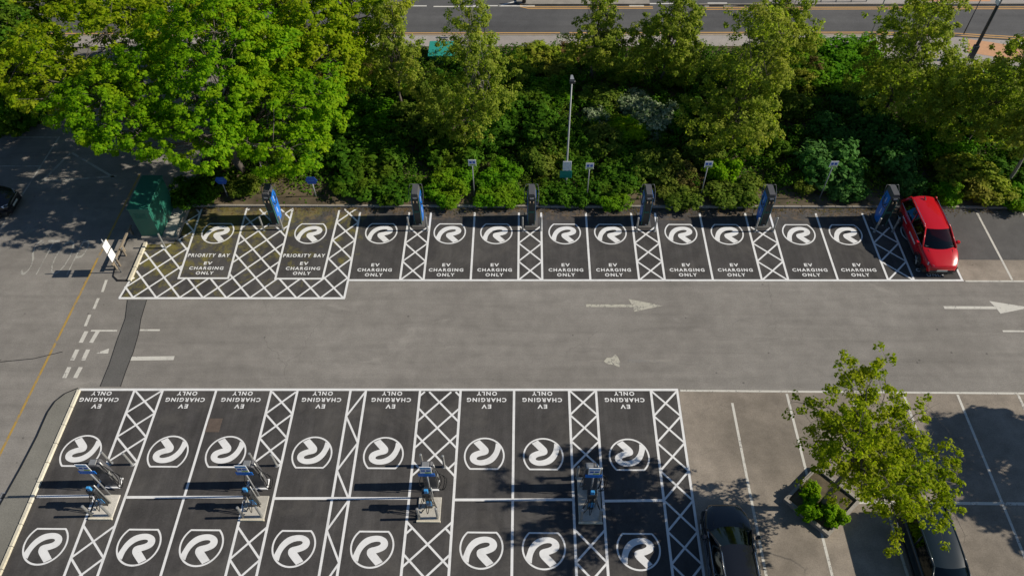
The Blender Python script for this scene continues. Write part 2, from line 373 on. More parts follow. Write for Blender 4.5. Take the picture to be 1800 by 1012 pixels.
# clipping of hatch strokes to a convex-free region given as a predicate
def hatch(mb, inside, x0, x1, y0, y1, slope, period, xc, yc, z1, z2, w=.085):
    for fam, z in ((1, z1), (-1, z2)):
        c0 = yc - fam*slope*xc
        rng = (y1-y0)+slope*(x1-x0)
        k0 = -int(rng/period)-3
        for k in range(k0, -k0+1):
            run = None
            n = int((x1-x0)/.02)
            for i in range(n+2):
                x = x0+i*.02; y = fam*slope*x+c0+k*period
                ok = i <= n and y0 <= y <= y1 and inside(x, y)
                if ok and run is None: run = (x, y)
                if ok: last = (x, y)
                if not ok and run is not None:
                    if abs(last[0]-run[0]) > .08: mb.line(run, last, w, z)
                    run = None
hb = MB()
for a, b in ((-6.3, -5.1), (-.28, .94), (5.85, 7.15), (12.05, 13.38), (18.4, 19.7)):
    lim = 28.9
    hatch(hb, lambda x, y: True, a, b, yf(a)+.03, lim, 1.28/(b-a), 1.28, a, yf(a), .0075, .0081)
def bay(x, y, a): return (a[0]+(y-25.17)*a[2] < x < a[1]+(y-25.17)*a[3]) and y > 25.17
def inpri(x, y):
    if bay(x, y, (-17.67, -15.12, -.033, -.043)) or bay(x, y, (-12.69, -10.27, -.018, .018)): return False
    if y > 25.1 and x < -20.0: return False
    if y > 27.5 and x < -18.5: return False
    if x > -8.97 or x < -20.25: return False
    return True
hatch(hb, inpri, -20.25, -8.97, 23.88, 30.2, 1.12, 1.32, -9.0, 23.9, .0075, .0081, .09)
for (a, b, P_, top, yc) in ((-17.75, -16.45, 1.2, 18.45, 18.5), (-11.48, -10.28, 1.2, 18.45, 18.5), (2.07, 3.29, 1.28, 18.6, 18.62)):
    hatch(hb, lambda x, y: True, a, b, 14.75, top, P_/(b-a), P_, a, yc, .0075, .0081)
    hatch(hb, lambda x, y: True, a, b, 6, 12.12, 1.32/(b-a), 1.32, a, 12.12, .0075, .0081)
hatch(hb, lambda x, y: True, 5.77, 6.96, 6, 18.6, 1.31/1.19, 1.31, 5.77, 18.62, .0075, .0081)
hatch(hb, lambda x, y: y >= 15.35-1.08*abs(x+3.77)-.05, -4.69, -2.85, 14.2, 18.5, 1.08, 1.3, -3.77, 17.95, .0075, .0081)
hatch(hb, lambda x, y: y <= 11.47+1.0*abs(x+3.77)+.05, -4.69, -2.85, 6, 12.4, 1.0, 1.32, -3.77, 11.47, .0075, .0081)
yy = 18.5; side = 1
while yy > 7:
    a, b = (-7.16, -7.86) if side else (-7.86, -7.16)
    hb.line((a, yy), (b, yy-1.3), .085, .0075 if side else .0081); yy -= 1.3; side ^= 1
struct('bay_hatching', hb, 'white_paint')

# logo: cut circle with a ribbon R
def ribbon():
    pts = [(662, 862), (678, 825), (703, 775), (748, 733), (800, 717), (850, 716), (888, 732), (904, 755), (903, 782), (885, 806), (850, 822), (822, 830), (868, 884), (820, 908), (768, 852), (760, 832), (764, 808), (785, 795), (820, 788), (848, 778), (857, 765), (847, 755), (815, 755), (775, 768), (738, 797), (713, 838), (703, 885)]
    return [(((x-797)-.13*(787-y))/146*.86, (787-y)/138*.86) for x, y in pts]
def smooth_poly(p, sharp, it=2):
    for _ in range(it):
        q = []; sh = set(); n = len(p)
        for i in range(n):
            a, b, c = Vector(p[i-1]), Vector(p[i]), Vector(p[(i+1) % n])
            if i in sharp: sh.add(len(q)); q.append(tuple(b))
            else: q.append(tuple(b*.75+a*.25)); q.append(tuple(b*.75+c*.25))
        p, sharp = q, sh
    return p
rb = smooth_poly(ribbon(), {0, 12, 13, 26, 11})
ring = MB(); Ro, Ri, cut = .87, .80, .64
a0 = math.asin(cut/Ro)
outer = [(Ro*math.cos(t), Ro*math.sin(t)) for t in [math.pi-a0+(math.pi+2*a0)*i/48 for i in range(49)]]
ai = math.asin((cut-.07)/Ri)
inner = [(Ri*math.cos(t), Ri*math.sin(t)) for t in [math.pi-ai+(math.pi+2*ai)*i/48 for i in range(49)]]
ring.add([(x, y, 0) for x, y in outer+inner], [(i, i+1, 50+i, 49+i) for i in range(48)]+[(48, 0, 49, 97)])
ring.add([(x, y, .0006) for x, y in rb], [tuple(range(len(rb)))])
logo0 = ring.build('logo_marking', 'white_paint')
bpy.context.view_layer.update()
def text_mesh(name, txt, h, wid, off=.012, spacing=1.15):
    c = bpy.data.curves.new(name, 'FONT'); c.body = txt; c.size = 1; c.align_x = 'CENTER'; c.align_y = 'CENTER'
    c.offset = off; c.space_character = spacing; c.resolution_u = 3
    o = bpy.data.objects.new(name, c); col.objects.link(o); bpy.context.view_layer.update()
    me = bpy.data.meshes.new_from_object(o.evaluated_get(bpy.context.evaluated_depsgraph_get())); bpy.data.objects.remove(o)
    co = np.zeros(len(me.vertices)*3); me.vertices.foreach_get('co', co); co = co.reshape(-1, 3)
    mn, mxx = co.min(0), co.max(0); co -= (mn+mxx)/2; co[:, 0] *= wid/(mxx[0]-mn[0]); co[:, 1] *= h/(mxx[1]-mn[1])
    me.vertices.foreach_set('co', co.ravel()); me.materials.clear(); return me
def lettering(rows, name='bay_lettering', mat='white_paint'):
    vs = []; fs = []
    for txt, h, wid, y in rows:
        me = text_mesh('t', txt, h, wid, .032, 1.3); k = len(vs)
        vs += [(v.co.x, v.co.y+y, 0) for v in me.vertices]; fs += [tuple(i+k for i in p.vertices) for p in me.polygons]
    mb = MB(); mb.v = vs; mb.f = fs; return mb.build(name, mat)
ev0 = lettering([('EV', .215, .43, .34), ('CHARGING', .215, 1.78, 0), ('ONLY', .215, .92, -.33)])
ev0['kind'] = 'structure'; logo0['kind'] = 'structure'
pb0 = lettering([('PRIORITY BAY', .24, 2.2, 0)], 'priority_lettering'); pb0['kind'] = 'structure'
fe = fl = True
for x in (-7.68, -4.0, -1.5, 2.16, 4.6, 8.36, 10.82, 14.62, 17.1, 20.9):
    o = logo0 if fl else dup(logo0); fl = False; o.location = (x+.02, 28.47, .0085)
    o = ev0 if fe else dup(ev0); fe = False; o.location = (x, yf(x)+.69, .0085)
for x in (-16.52, -11.5):
    dup(logo0, loc=(x+.03, 28.45, .0085)); dup(ev0, loc=(x+.1, 25.86, .0085))
    o = pb0 if x < -15 else dup(pb0); o.location = (x, 26.75, .0085)
for x, xt in ((-19.05, -19.2), (-15.27, -15.28), (-12.77, -12.75), (-9.05, -9.1), (-5.98, -5.95), (-1.66, -1.65), (.86, .85), (4.52, 4.55)):
    dup(logo0, loc=(x, 15.32, .0085), rz=math.pi); dup(ev0, loc=(xt, yb(xt)-.53, .0085), rz=math.pi)
for x in (-18.98, -15.24, -12.74, -9.06, -5.95, -1.63, .83, 4.55): dup(logo0, loc=(x, 11.36, .0085))

# older markings
ow = MB()
for (a, b) in ((11.87, 0), (14.75, 0), (19.5, 0), (17.1, 0), (22.2, 0)): ow.line((a, 18.5 if a != 14.75 else 18.45), (a, 6), .11, .008)
ow.line((9.34, 18.0), (9.35, 6), .11, .008)
ow.line((12.8, 13.36), (30, 13.34), .13, .0086); ow.line((7.1, 18.63), (30, 18.56), .1, .0086)
ow.line((24.62, 30.0), (24.62, 25.25), .11, .008); ow.line((27.1, 30.0), (27.1, 25.25), .11, .008)
ow.line((22.25, 25.16), (45, 25.2), .1, .0086)
arrow = lambda mb, x, y, L, d, z: (mb.line((x, y), (x+d*L*.6, y), .17, z), mb.add([(x+d*L*.56, y+.42, z), (x+d*L*.6, y, z), (x+d*L*.62, y-.36, z), (x+d*L, y+.02, z)], [(0, 1, 2, 3)] if d < 0 else [(3, 2, 1, 0)]))
arrow(ow, 20.6, 23.47, 4.2, 1, .004)
ow.line((22.9, 22.05), (24.6, 22.05), .1, .004)
for q in ((187, 492, 180, 513), (173, 524, 165, 543), (158, 553, 150, 573)): ow.line(P(q[0], q[1]), P(q[2], q[3]), .14, .004)
for a, b in (((152, 582), (142, 602)), ((172, 582), (160, 602)), ((136, 614), (127, 633)), ((155, 614), (146, 633)), ((122, 645), (113, 664)), ((142, 645), (132, 664))): ow.line(P(*a), P(*b), .2, .004)
ow.line(P(160, 581), P(206, 581), .1, .0046); ow.line(P(246, 580), P(281, 580), .1, .004)
ow.line(P(229, 630), P(306, 629), .22, .004)
a = [P(168, 621), P(192, 612), P(190, 621)]; ow.add([(p.x, p.y, .004) for p in a], [(2, 1, 0)])
struct('old_white_markings', ow, 'old_white_paint')
fw_ = MB()
fw_.line((-28.2, 36.4), (-28.6, 21), .1, .004)
for y in (35.2, 32.6, 30.0, 27.6): fw_.line((-45, y+1.1), (-28.3, y+1.1), .1, .0045)
for a, b in (((75, 318), (205, 310)), ((75, 318), (125, 268)), ((125, 268), (200, 312))): fw_.line(P(*a), P(*b), .14, .0048)
st = text_mesh('s', 'STOP', 2.5, 2.9, -.022, 1.1)
k = len(fw_.v); fw_.v += [(v.co.x-24.55, v.co.y+26.6, .004) for v in st.vertices]; fw_.f += [tuple(i+k for i in p.vertices) for p in st.polygons]
struct('faded_white_markings', fw_, 'faded_white_paint')
vf = MB(); vf.line((4.9, 20.24), (6.9, 20.24), .16, .004); vf.line((3.1, 20.22), (3.7, 20.24), .05, .004)
hd = MB(); hd.add([(x, y, .004) for x, y in ((3.75, 20.2), (3.9, 20.05), (4.2, 20.0), (4.45, 19.88), (4.5, 20.2), (4.42, 20.45), (4.3, 20.6), (4.15, 20.42), (3.9, 20.4))], [tuple(range(9))])
struct('worn_arrow_head', hd, 'worn_paint')
up_ = MB(); arrow(up_, 3.08, 23.5, 3.8, 1, .004); struct('faded_arrow_marking', up_, 'worn_paint')
struct('worn_arrow_marking', vf, 'very_faded_paint')
yl = MB(); yl.line((-22.55, 14), (-22.2, 33), .11, .004); yl.line((-22.75, 6), (-22.55, 14), .11, .0035)
struct('yellow_line', yl, 'yellow_paint')

# ================================================================ CHARGERS (top row)
def tall_charger(label, x):
    t = thing('ev_charger', label, 'EV charger', (x, 28.93, 0), 0, 'tall chargers along the verge')
    # body: a slab whose sides bulge slightly, chamfered top
    prof = [(-.19, .04), (.19, .04), (.215, .5), (.215, 2.05), (.15, 2.3), (-.15, 2.3), (-.215, 2.05), (-.215, .5)]
    MB().loft([[(px*s_, y, pz) for px, pz in prof] for y, s_ in ((.06, .92), (.12, 1), (.78, 1), (.84, .92))]).build('body', 'charger_grey', t)
    fr = MB(); fr.box(-.165, .165, .03, .061, .12, 1.98)
    fr.box(-.19, .19, .0, .061, 1.98, 2.12, .015); face = fr.build('front_panel', 'charger_face', t)
    e = MB()
    for sx in (-1, 1):
        e.box(sx*.178-.008, sx*.178+.008, .018, .06, .12, 1.96)
    for i in range(4): e.tube([(-.12+i*.06, .022, .98), (-.12+i*.06, .022, 1.1), (-.08+i*.06, .022, 1.1), (-.08+i*.06, .022, .98)], .008, 4)
    e.build('teal_trim', 'teal_edge', t)
    for sx in (-1, 1):
        pl = MB(); X = sx*.2175
        up = [(.1, 2.04), (.1, 1.46), (.2, 1.28), (.48, 1.22), (.66, 1.42), (.73, 1.78), (.7, 2.04)]
        lo = [(.1, 1.34), (.1, .3), (.28, .1), (.64, .12), (.78, .5), (.8, 1.4), (.775, 1.9), (.69, 1.32), (.48, 1.14), (.2, 1.19)]
        for poly in (up, lo):
            for q in (poly,):
                n = len(q); pl.add([(X, y, z) for y, z in q]+[(X+sx*.012, y, z) for y, z in q], [tuple(range(n, 2*n)) if sx > 0 else tuple(reversed(range(n, 2*n)))]+[(i, (i+1) % n, n+(i+1) % n, n+i) for i in range(n)])
        p_ = pl.build('side_panel', 'charger_blue', t)
        for z0, z1 in ((1.5, 1.8), (.65, 1.0)):
            st_ = MB(); zz = z0
            while zz < z1: st_.box(min(X, X+sx*.016), max(X, X+sx*.016), .36, .42, zz, zz+.04); zz += .055
            st_.build('side_lettering', 'sign_white', p_)
        MB().tube(bez((sx*.2, .1, 1.75), (sx*.36, .5, .75), (sx*.22, .6, 1.9), 10), .017, 6).build('charging_cable', 'rubber', t, True)
        MB().tube([(sx*.12, .8, 2.3), (sx*.3, .82, 2.3)]+bez((sx*.31, .8, 2.28), (sx*.43, .55, 1.9), (sx*.33, .2, 1.45), 8)+[(sx*.22, .14, 1.45)], .016, 6).build('cable_arm', 'charger_grey', t, True)
        h = MB().box(sx*.09-.035, sx*.09+.035, -.03, .03, 1.66, 1.86, .012).build('holster', 'charger_face', t)
        MB().tube([(sx*.09, -.02, 1.72), (sx*.09, -.08, 1.8), (sx*.09, -.06, 1.88)], .022, 6).build('plug', 'tan_plug', h, True)
    MB().box(-.1, .1, -.006, .001, 2.0, 2.1).build('screen', 'lamp_glass', face)
    MB().box(.02, .11, .05, .062, .05, .1).build('data_plate', 'sign_white', t)
    MB().box(-.34, .34, -.12, 1.0, .0, .035).build('base', 'patch_asphalt', t)
    return t
CX = [-13.47, -5.69, .4, 6.49, 12.8, 19.14]
ch0 = tall_charger('tall blue sided charger between the two mossy priority bays', CX[0])
lb = [None, 'tall charger with sunlit blue side, first one right of the priority bays', 'tall charger by the foot of the lamp column, seen face on', 'tall charger left of the bay pair below the third post sign, left side in shade', 'tall charger just left of the big dark round shrub', 'tall charger standing beside the red car']
for x, l in list(zip(CX, lb))[1:]: dup(ch0, loc=(x, 28.93, 0), label=l)

# ================================================================ BOLLARDS
def bollard(x, y, h, r, label, mat='steel', group='steel guard bollards', nm='bollard'):
    t = thing(nm, label, 'bollard', (x, y, 0), 0, group)
    MB().tube([(0, 0, 0), (0, 0, h-.03)], r, 14, False).build('post', mat, t, True)
    MB().tube([(0, 0, h-.03), (0, 0, h-.008), (0, 0, h)], [r*1.04, r*1.0, r*.6], 14).build('cap', 'steel', t)
    MB().tube([(0, 0, 0), (0, 0, .02)], [r*1.8, r*1.6], 14).build('foot_plate', 'galv', t)
    return t
wh = ['the priority bay charger', 'the charger with the sunlit blue side', 'the face-on charger by the lamp column', 'the fourth tall charger', 'the charger left of the big round shrub', 'the charger beside the red car']
b0 = bollard(CX[0]-.55, 28.58, 1.02, .048, 'steel bollard, left of two, in front of '+wh[0])
dup(b0, loc=(CX[0]+.48, 28.62, 0), label='steel bollard, right of two, in front of '+wh[0])
for x, q in list(zip(CX, wh))[1:]:
    dup(b0, loc=(x-.47, 28.58, 0), label='steel bollard, left of two, in front of '+q)
    dup(b0, loc=(x+.5, 28.6, 0), label='steel bollard, right of two, in front of '+q)

# ================================================================ ISLAND UNITS (lower rows)
IX = [-17.12, -10.93, -3.8, 2.72]
isn = ['leftmost island', 'second island from the left', 'island on the widest hatched strip', 'island in the tree shade']
def island(x, k):
    # concrete pad is a fixed low slab with its own edge
    y1 = 13.42 if k < 3 else 14.35
    pd = thing('concrete_pad', 'cream concrete slab under the units of the '+isn[k], 'concrete pad', (x, 12.4, 0), 0, 'concrete pads of the charging islands')
    MB().box(-.47, .46, .03, y1-12.4, 0, .07, .015).build('slab', 'concrete', pd)
    MB().box(-.49, .48, -.06, .02, 0, .10, .012).build('edge_kerb', 'cream_kerb', pd)
    # dispenser
    t = thing('ev_dispenser', 'dark grey charging dispenser at the back of the '+isn[k], 'EV charger', (x-.0, 13.78, 0), 0, 'dispensers on the lower islands')
    pr = [(-.27, .05), (.27, .05), (.25, 1.3), (.2, 1.85), (.12, 1.9), (-.25, 1.9)]
    MB().loft([[(a, y, b) for a, b in pr] for y in (0, .02, .3, .32)]).build('body', 'charger_grey', t)
    MB().box(-.22, .06, .04, .28, 1.9, 1.93, .008).build('top_cover', 'steel', t)
    MB().box(-.2, .2, -.015, .0, 1.25, 1.7, .005).build('screen', 'charger_face', t)
    MB().box(-.3, .32, -.07, .40, 0, .05, .01).build('base_frame', 'sign_white', t)
    MB().tube([(.3, .1, .05), (.3, .1, 1.5), (.24, .12, 2.0)], .03, 8).build('cable_mast', 'steel', t, True)
    for j, q in enumerate(((.52, -.15, .5), (.66, .12, .62))):
        MB().tube(bez((.24, .1, 1.9), q, (.3, -.06, .25), 8)+bez((.3, -.06, .25), (.55+.1*j, -.25, .1), (.62+.08*j, .06, .9), 8)+bez((.62+.08*j, .06, .9), (.5, .1, 1.45), (.33, .06, 1.2), 6), .017, 6).build('charging_cable', 'rubber', t, True)
    MB().tube(bez((-.25, .0, 1.5), (-.6, -.2, .2), (-.2, -.08, .8), 8), .015, 6).build('charging_cable', 'rubber', t, True)
    MB().box(.3, .38, -.02, .1, 1.05, 1.3, .012).build('holster', 'steel', t)
    # slim unit on the pad
    u = thing('slim_charger', 'slim black charging post on the front pad of the '+isn[k], 'EV charger', (x+.0, 12.93, .07), 0, 'slim charging posts on the lower islands')
    MB().box(-.11, .13, .0, .2, 0, 1.35, .02).build('body', 'charger_face', u)
    MB().box(-.19, .17, -.05, .24, 1.1, 1.42, .03).build('cable_housing', 'dark_metal', u)
    MB().box(-.08, .08, -.02, .08, 1.42, 1.66, .015).build('upper_screen', 'sign_sky', u)
    MB().box(-.09, .13, -.03, .0, .28, .68, .01).build('lower_panel', 'sign_sky', u)
    MB().tube([(.2, .12, 0), (.2, .12, 1.65)], .026, 8).build('support_pole', 'steel', u, True)
    for a, q, e in (((-.14, 0, 1.2), (-.5, -.3, -.1), (-.14, -.05, .9)), ((.1, -.04, 1.2), (.55, -.35, -.25), (.2, 0, .95)), ((-.05, -.05, 1.2), (-.1, -.6, -.7), (.1, -.05, 1.0)), ((0, -.03, .5), (-.45, -.3, -.2), (-.25, -.1, .12))):
        MB().tube(bez(a, q, e, 10), .015, 6).build('charging_cable', 'rubber', u, True)
    MB().tube([(-.11, -.05, 1.15), (-.13, -.13, 1.05), (-.12, -.1, .92)], .03, 6).build('plug', 'rubber', u, True)
    MB().tube([(.07, -.05, 1.15), (.09, -.13, 1.05), (.08, -.1, .92)], .03, 6).build('plug', 'rubber', u, True)
    # information sign on a pole
    s_ = thing('information_sign', 'blue and white sign plates on a pole at the '+isn[k], 'sign', (x+(.04 if k < 3 else .02), 13.42, 0), 0, 'signs on poles of the lower islands')
    MB().tube([(0, 0, 0), (0, 0, 2.75)], .035, 8).build('pole', 'galv', s_, True)
    up = MB().box(-.23, .23, -.06, -.035, 2.32, 2.86, .006).build('white_plate', 'sign_white', s_)
    for xx in (-.1, .1): MB().box(xx-.075, xx+.075, -.066, -.06, 2.5, 2.62).build('blue_symbol', 'sign_blue', up)
    MB().box(-.2, .2, -.066, -.0605, 2.72, 2.82).build('header_bar', 'sign_sky', up)
    MB().box(-.04, .2, -.066, -.0605, 2.36, 2.44).build('lime_bar', 'sign_lime', up)
    MB().box(-.33, .33, -.066, -.04, 2.08, 2.31, .006).build('blue_plate', 'sign_sky' if False else 'charger_blue', s_)
    # four bollards
    for (bx, by, ds) in ((x-.45, 14.85, 'back left'), (x+.47, 14.8, 'back right'), (x-.38, 12.5, 'front left'), (x+.36, 12.52, 'front right')):
        if k == 3 and ds.startswith('back'): by -= .5
        dup(b0, loc=(bx, by, 0), label='steel bollard at the %s corner of the %s' % (ds, isn[k]), sc=(1.12, 1.12, .98))
for k, x in enumerate(IX): island(x, k)

# ================================================================ SIGNS ON THE VERGE
def verge_sign(q, label, h=2.72):
    p = P(*q); t = thing('post_sign', label, 'sign', (p.x, p.y, 0), 0, 'small signs on thin posts along the verge')
    MB().tube([(0, 0, 0), (0, 0, h)], .03, 8).build('post', 'galv', t, True)
    pl = MB().box(-.21, .21, -.05, -.03, h-.36, h+.06, .005).build('plate', 'sign_white', t)
    for xx in (-.09, .09): MB().box(xx-.065, xx+.065, -.056, -.05, h-.19, h-.04).build('blue_symbol', 'sign_blue', pl)
    MB().box(-.15, .19, -.056, -.0505, h-.33, h-.25).build('lime_bar', 'sign_lime', pl)
    return t
v0 = verge_sign((834, 347), 'white sign on a thin post over the clipped bright hedge, second from the left')
for q, l in (((469, 322), 'white sign on a thin post rising behind the priority bay charger'), ((1031, 353), 'white and blue sign on a thin post just right of the lamp column'), ((1230, 350), 'white and blue sign on a leaning-looking post beside a bright leafy shrub'), ((1440, 350), 'white and blue sign showing against the big round dark green shrub')):
    p = P(*q); dup(v0, loc=(p.x, p.y, 0), label=l)
def hexsign(q, label):
    p = P(*q); t = thing('bay_sign', label, 'sign', (p.x, p.y, 0), 0, 'blue six sided bay signs')
    MB().tube([(0, 0, 0), (0, 0, 1.15)], .035, 8).build('post', 'galv', t, True)
    hx_ = [(-.33, 0), (-.2, -.25), (.2, -.25), (.33, 0), (.2, .25), (-.2, .25)]
    pl = MB().loft([[(a, -.05, 1.3+b) for a, b in hx_], [(a, -.03, 1.3+b) for a, b in hx_]]).build('plate', 'sign_blue', t)
    tt = MB()
    for i in range(6): tt.box(-.15+i*.05, -.115+i*.05, -.056, -.05, 1.28, 1.33)
    tt.build('pale_lettering', 'sign_sky', pl)
    return t
hx0 = hexsign((401, 347), 'blue hexagonal sign behind the left priority bay')
p = P(556, 347); dup(hx0, loc=(p.x, p.y, 0), label='blue hexagonal sign behind the right priority bay')
# lamp column in the verge
p = P(994, 329); t = thing('lamp_column', 'tall grey lamp column rising from the shrubs between the middle bays', 'street lamp', (p.x, p.y, 0))
MB().tube([(0, 0, 0), (0, 0, 1.0), (0, 0, 1.05), (0, 0, 7.2)], [.08, .08, .055, .035], 10).build('column', 'galv', t, True)
MB().loft([[(-.09, -.12, 7.2), (.09, -.12, 7.2), (.06, .25, 7.22), (-.06, .25, 7.22)], [(-.1, -.15, 7.3), (.1, -.15, 7.3), (.05, .25, 7.27), (-.05, .25, 7.27)]]).build('lantern', 'galv', t)
MB().box(-.13, .15, -.3, -.15, 7.12, 7.28, .02).build('camera_box', 'dark_metal', t)
MB().box(-.22, .25, -.1, -.075, 1.32, 1.98, .006).build('white_plate', 'sign_white', t)
MB().box(-.36, .30, -.1, -.075, .78, 1.29, .006).build('teal_plate', 'sign_teal', t)

# ================================================================ CABINET, BOARD, RAIL
t = thing('utility_cabinet', 'large dark green steel electrical cabinet beside the mossy hatched bays', 'cabinet', (-20.38, 27.93, 0))
MB().box(0, 1.05, 0, 2.5, .12, 2.16, .02).build('housing', 'cabinet_green', t)
MB().box(-.04, 1.09, -.04, 2.54, 2.165, 2.24, .02).build('roof', 'cabinet_green', t)
for y in (.06, 1.27):
    d = MB().box(1.052, 1.075, y, y+1.16, .25, 2.05, .01).build('door', 'cabinet_green', t)
    MB().box(1.076, 1.1, y+1.02, y+1.07, 1.0, 1.2, .005).build('handle', 'dark_metal', d)
v_ = MB()
for i in range(6): v_.box(.2, .85, -.012, -.001, 1.5+i*.07, 1.53+i*.07)
v_.build('vent', 'cabinet_green', t)
t = thing('concrete_plinth', 'grey concrete plinth with pale raised edge around the green cabinet', 'plinth', (-20.38, 27.86, 0))
MB().box(-.05, 1.78, .09, 2.55, 0, .115).build('slab', 'concrete', t)
e = MB(); e.box(1.785, 1.92, -.05, 2.55, 0, .22, .015); e.box(.0, 1.78, -.06, .085, 0, .22, .015); e.build('edge_kerb', 'kerb_stone', t)
t = thing('notice_board', 'two white panels one above the other on a thin pole by the gravel', 'sign', (-20.73, 25.54, 0))
MB().tube([(0, 0, 0), (0, 0, 2.5)], .028, 8).build('pole', 'galv', t, True)
for z in (1.08, 1.72): MB().box(.032, .055, -.26, .24, z, z+.54, .004).build('panel', 'board_white', t)
t = thing('timber_rail', 'low weathered timber rail at the road edge left of the gravel strip', 'rail', (-21.05, 25.6, 0))
MB().box(-.05, .05, 0, 2.9, .42, .52, .01).build('rail', 'timber', t)
for y in (.15, 1.4, 2.65): MB().box(-.045, .045, y-.06, y+.06, 0, .418).build('post', 'timber', t)
for q, l in (((222, 450), 'short post standing on the gravel, farther of two'), ((212, 468), 'short post standing on the gravel, nearer of two')):
    p = P(*q); bollard(p.x, p.y, .62, .05, l, 'timber', 'short posts on the gravel strip', 'short_post')
p = P(291, 436); dup(b0, loc=(p.x, p.y, 0), label='steel bollard in front of the green cabinet plinth', sc=(1, 1, 1.08))

# drains and manhole
def drain(name, label, c, sx, sy, rz=0, z=.008):
    t = thing(name, label, 'drain cover', (c.x, c.y, z), rz)
    f = MB(); f.box(-sx, sx, -sy, -sy+.04, 0, .012); f.box(-sx, sx, sy-.04, sy, 0, .012); f.box(-sx, -sx+.04, -sy+.041, sy-.041, 0, .012); f.box(sx-.04, sx, -sy+.041, sy-.041, 0, .012); f.build('frame', 'galv', t)
    g_ = MB(); n = 5
    for i in range(n): a = -sx+.05+(2*sx-.1)*i/n; g_.box(a, a+(2*sx-.1)/n*.55, -sy+.045, sy-.045, -.0, .008)
    g_.build('grate', 'dark_metal', t)
drain('gully_grate', 'dark gully grate at the footway edge, bottom left', P(8, 872), .17, .17)
drain('gully_grate', 'gully grate set in the double yellow lines of the far road', P(976, 64), .3, .2, 0, 0)
t = thing('manhole_cover', 'rusty brown square manhole cover in the lower charging bay', 'manhole cover', (P(376, 747).x, P(376, 747).y, .006))
MB().box(-.31, .31, -.34, .34, 0, .006, .003).build('frame', 'rust', t); MB().box(-.27, .27, -.30, .30, .0065, .010).build('lid', 'rust', t)

# ================================================================ FAR ROAD FURNITURE
def tall_pole(name, label, base, h, r, mat, lean=(0, 0), extra=None):
    p = P(*base); t = thing(name, label, 'street lamp' if 'lamp' in name else 'pole', (p.x, p.y, .1))
    MB().tube([(0, 0, 0), (0, 0, h)], [r, r*.7], 10).build('column', mat, t, True)
    return t
t = tall_pole('road_lamp_post', 'dark thick lamp post at the kerb of the far road, top right', (1703, 108), 8, .12, 'dark_post')
MB().box(-.16, .16, -.13, .13, 0, 1.1, .02).build('base_box', 'dark_post', t)
MB().tube([(0, 0, 8), (0, .6, 8.3), (0, 1.4, 8.35)], .05, 8).build('bracket', 'dark_post', t, True)
MB().box(-.12, .12, 1.4, 1.95, 8.28, 8.4, .03).build('lantern', 'galv', t)
MB().box(-.16, -.1, -.2, .2, 4.0, 4.3).build('band', 'sign_white', t)
t = tall_pole('sign_pole', 'thin pale pole on the pavement edge left of the large tree', (1528, 69), 4.2, .05, 'galv')
MB().box(-.3, .3, -.06, -.03, 3.5, 4.1, .01).build('plate', 'galv', t)
t = tall_pole('signal_pole', 'thin dark pole with small black head by the far road, right of large tree', (1693, 62), 2.9, .04, 'dark_post')
MB().box(-.15, .25, -.15, .15, 2.9, 3.15, .04).build('head', 'dark_metal', t)
t = tall_pole('signal_pole', 'short dark post with twin heads on the pavement behind the second row tree', (852, 68), 1.9, .04, 'dark_post')
for sx in (-.14, .14): MB().box(sx-.08, sx+.08, -.08, .08, 1.75, 2.05, .03).build('head', 'dark_metal', t)
t = thing('guard_rail', 'white metal guard rail along the far side of the road', 'railing', (18.0, 51.25, .12))
MB().box(0, 6.6, -.03, .03, .98, 1.06, .01).build('top_rail', 'sign_white', t)
rl = MB().box(0, 6.6, -.025, .025, .12, .2, .01); rl.build('bottom_rail', 'sign_white', t)
for i in range(7): MB().box(i*1.08, i*1.08+.06, -.035, .035, 0, 1.1, .01).build('post', 'galv', t)
t = thing('traffic_bollard', 'dark bollard lying near the tip of the traffic island', 'bollard', (-.05, 51.25, .12))
MB().tube([(0, 0, 0), (0, 0, .95)], [.14, .12], 12).build('post', 'rubber', t, True); MB().tube([(0, 0, .55), (0, 0, .8)], .146, 12).build('band', 'sign_white', t)
p = P(787, 116); t = thing('teal_cabinet', 'teal green street cabinet half hidden between two trees by the pavement', 'cabinet', (p.x, p.y, 0))
MB().box(-1.2, .5, 0, 1.6, 0, .7, .04).build('housing', 'sign_teal', t); MB().box(-1.26, .56, -.06, 1.66, .705, .8, .03).build('roof', 'sign_teal', t)
p = P(52, 216); t = thing('planter_box', 'brown timber box planter at the back of the shaded road, far left', 'planter', (p.x, p.y, 0))
MB().box(-.9, .9, 0, .9, 0, .75, .03).build('box', 'tan_panel', t); MB().box(-.82, .82, .08, .82, .752, .78).build('soil', 'soil', t)

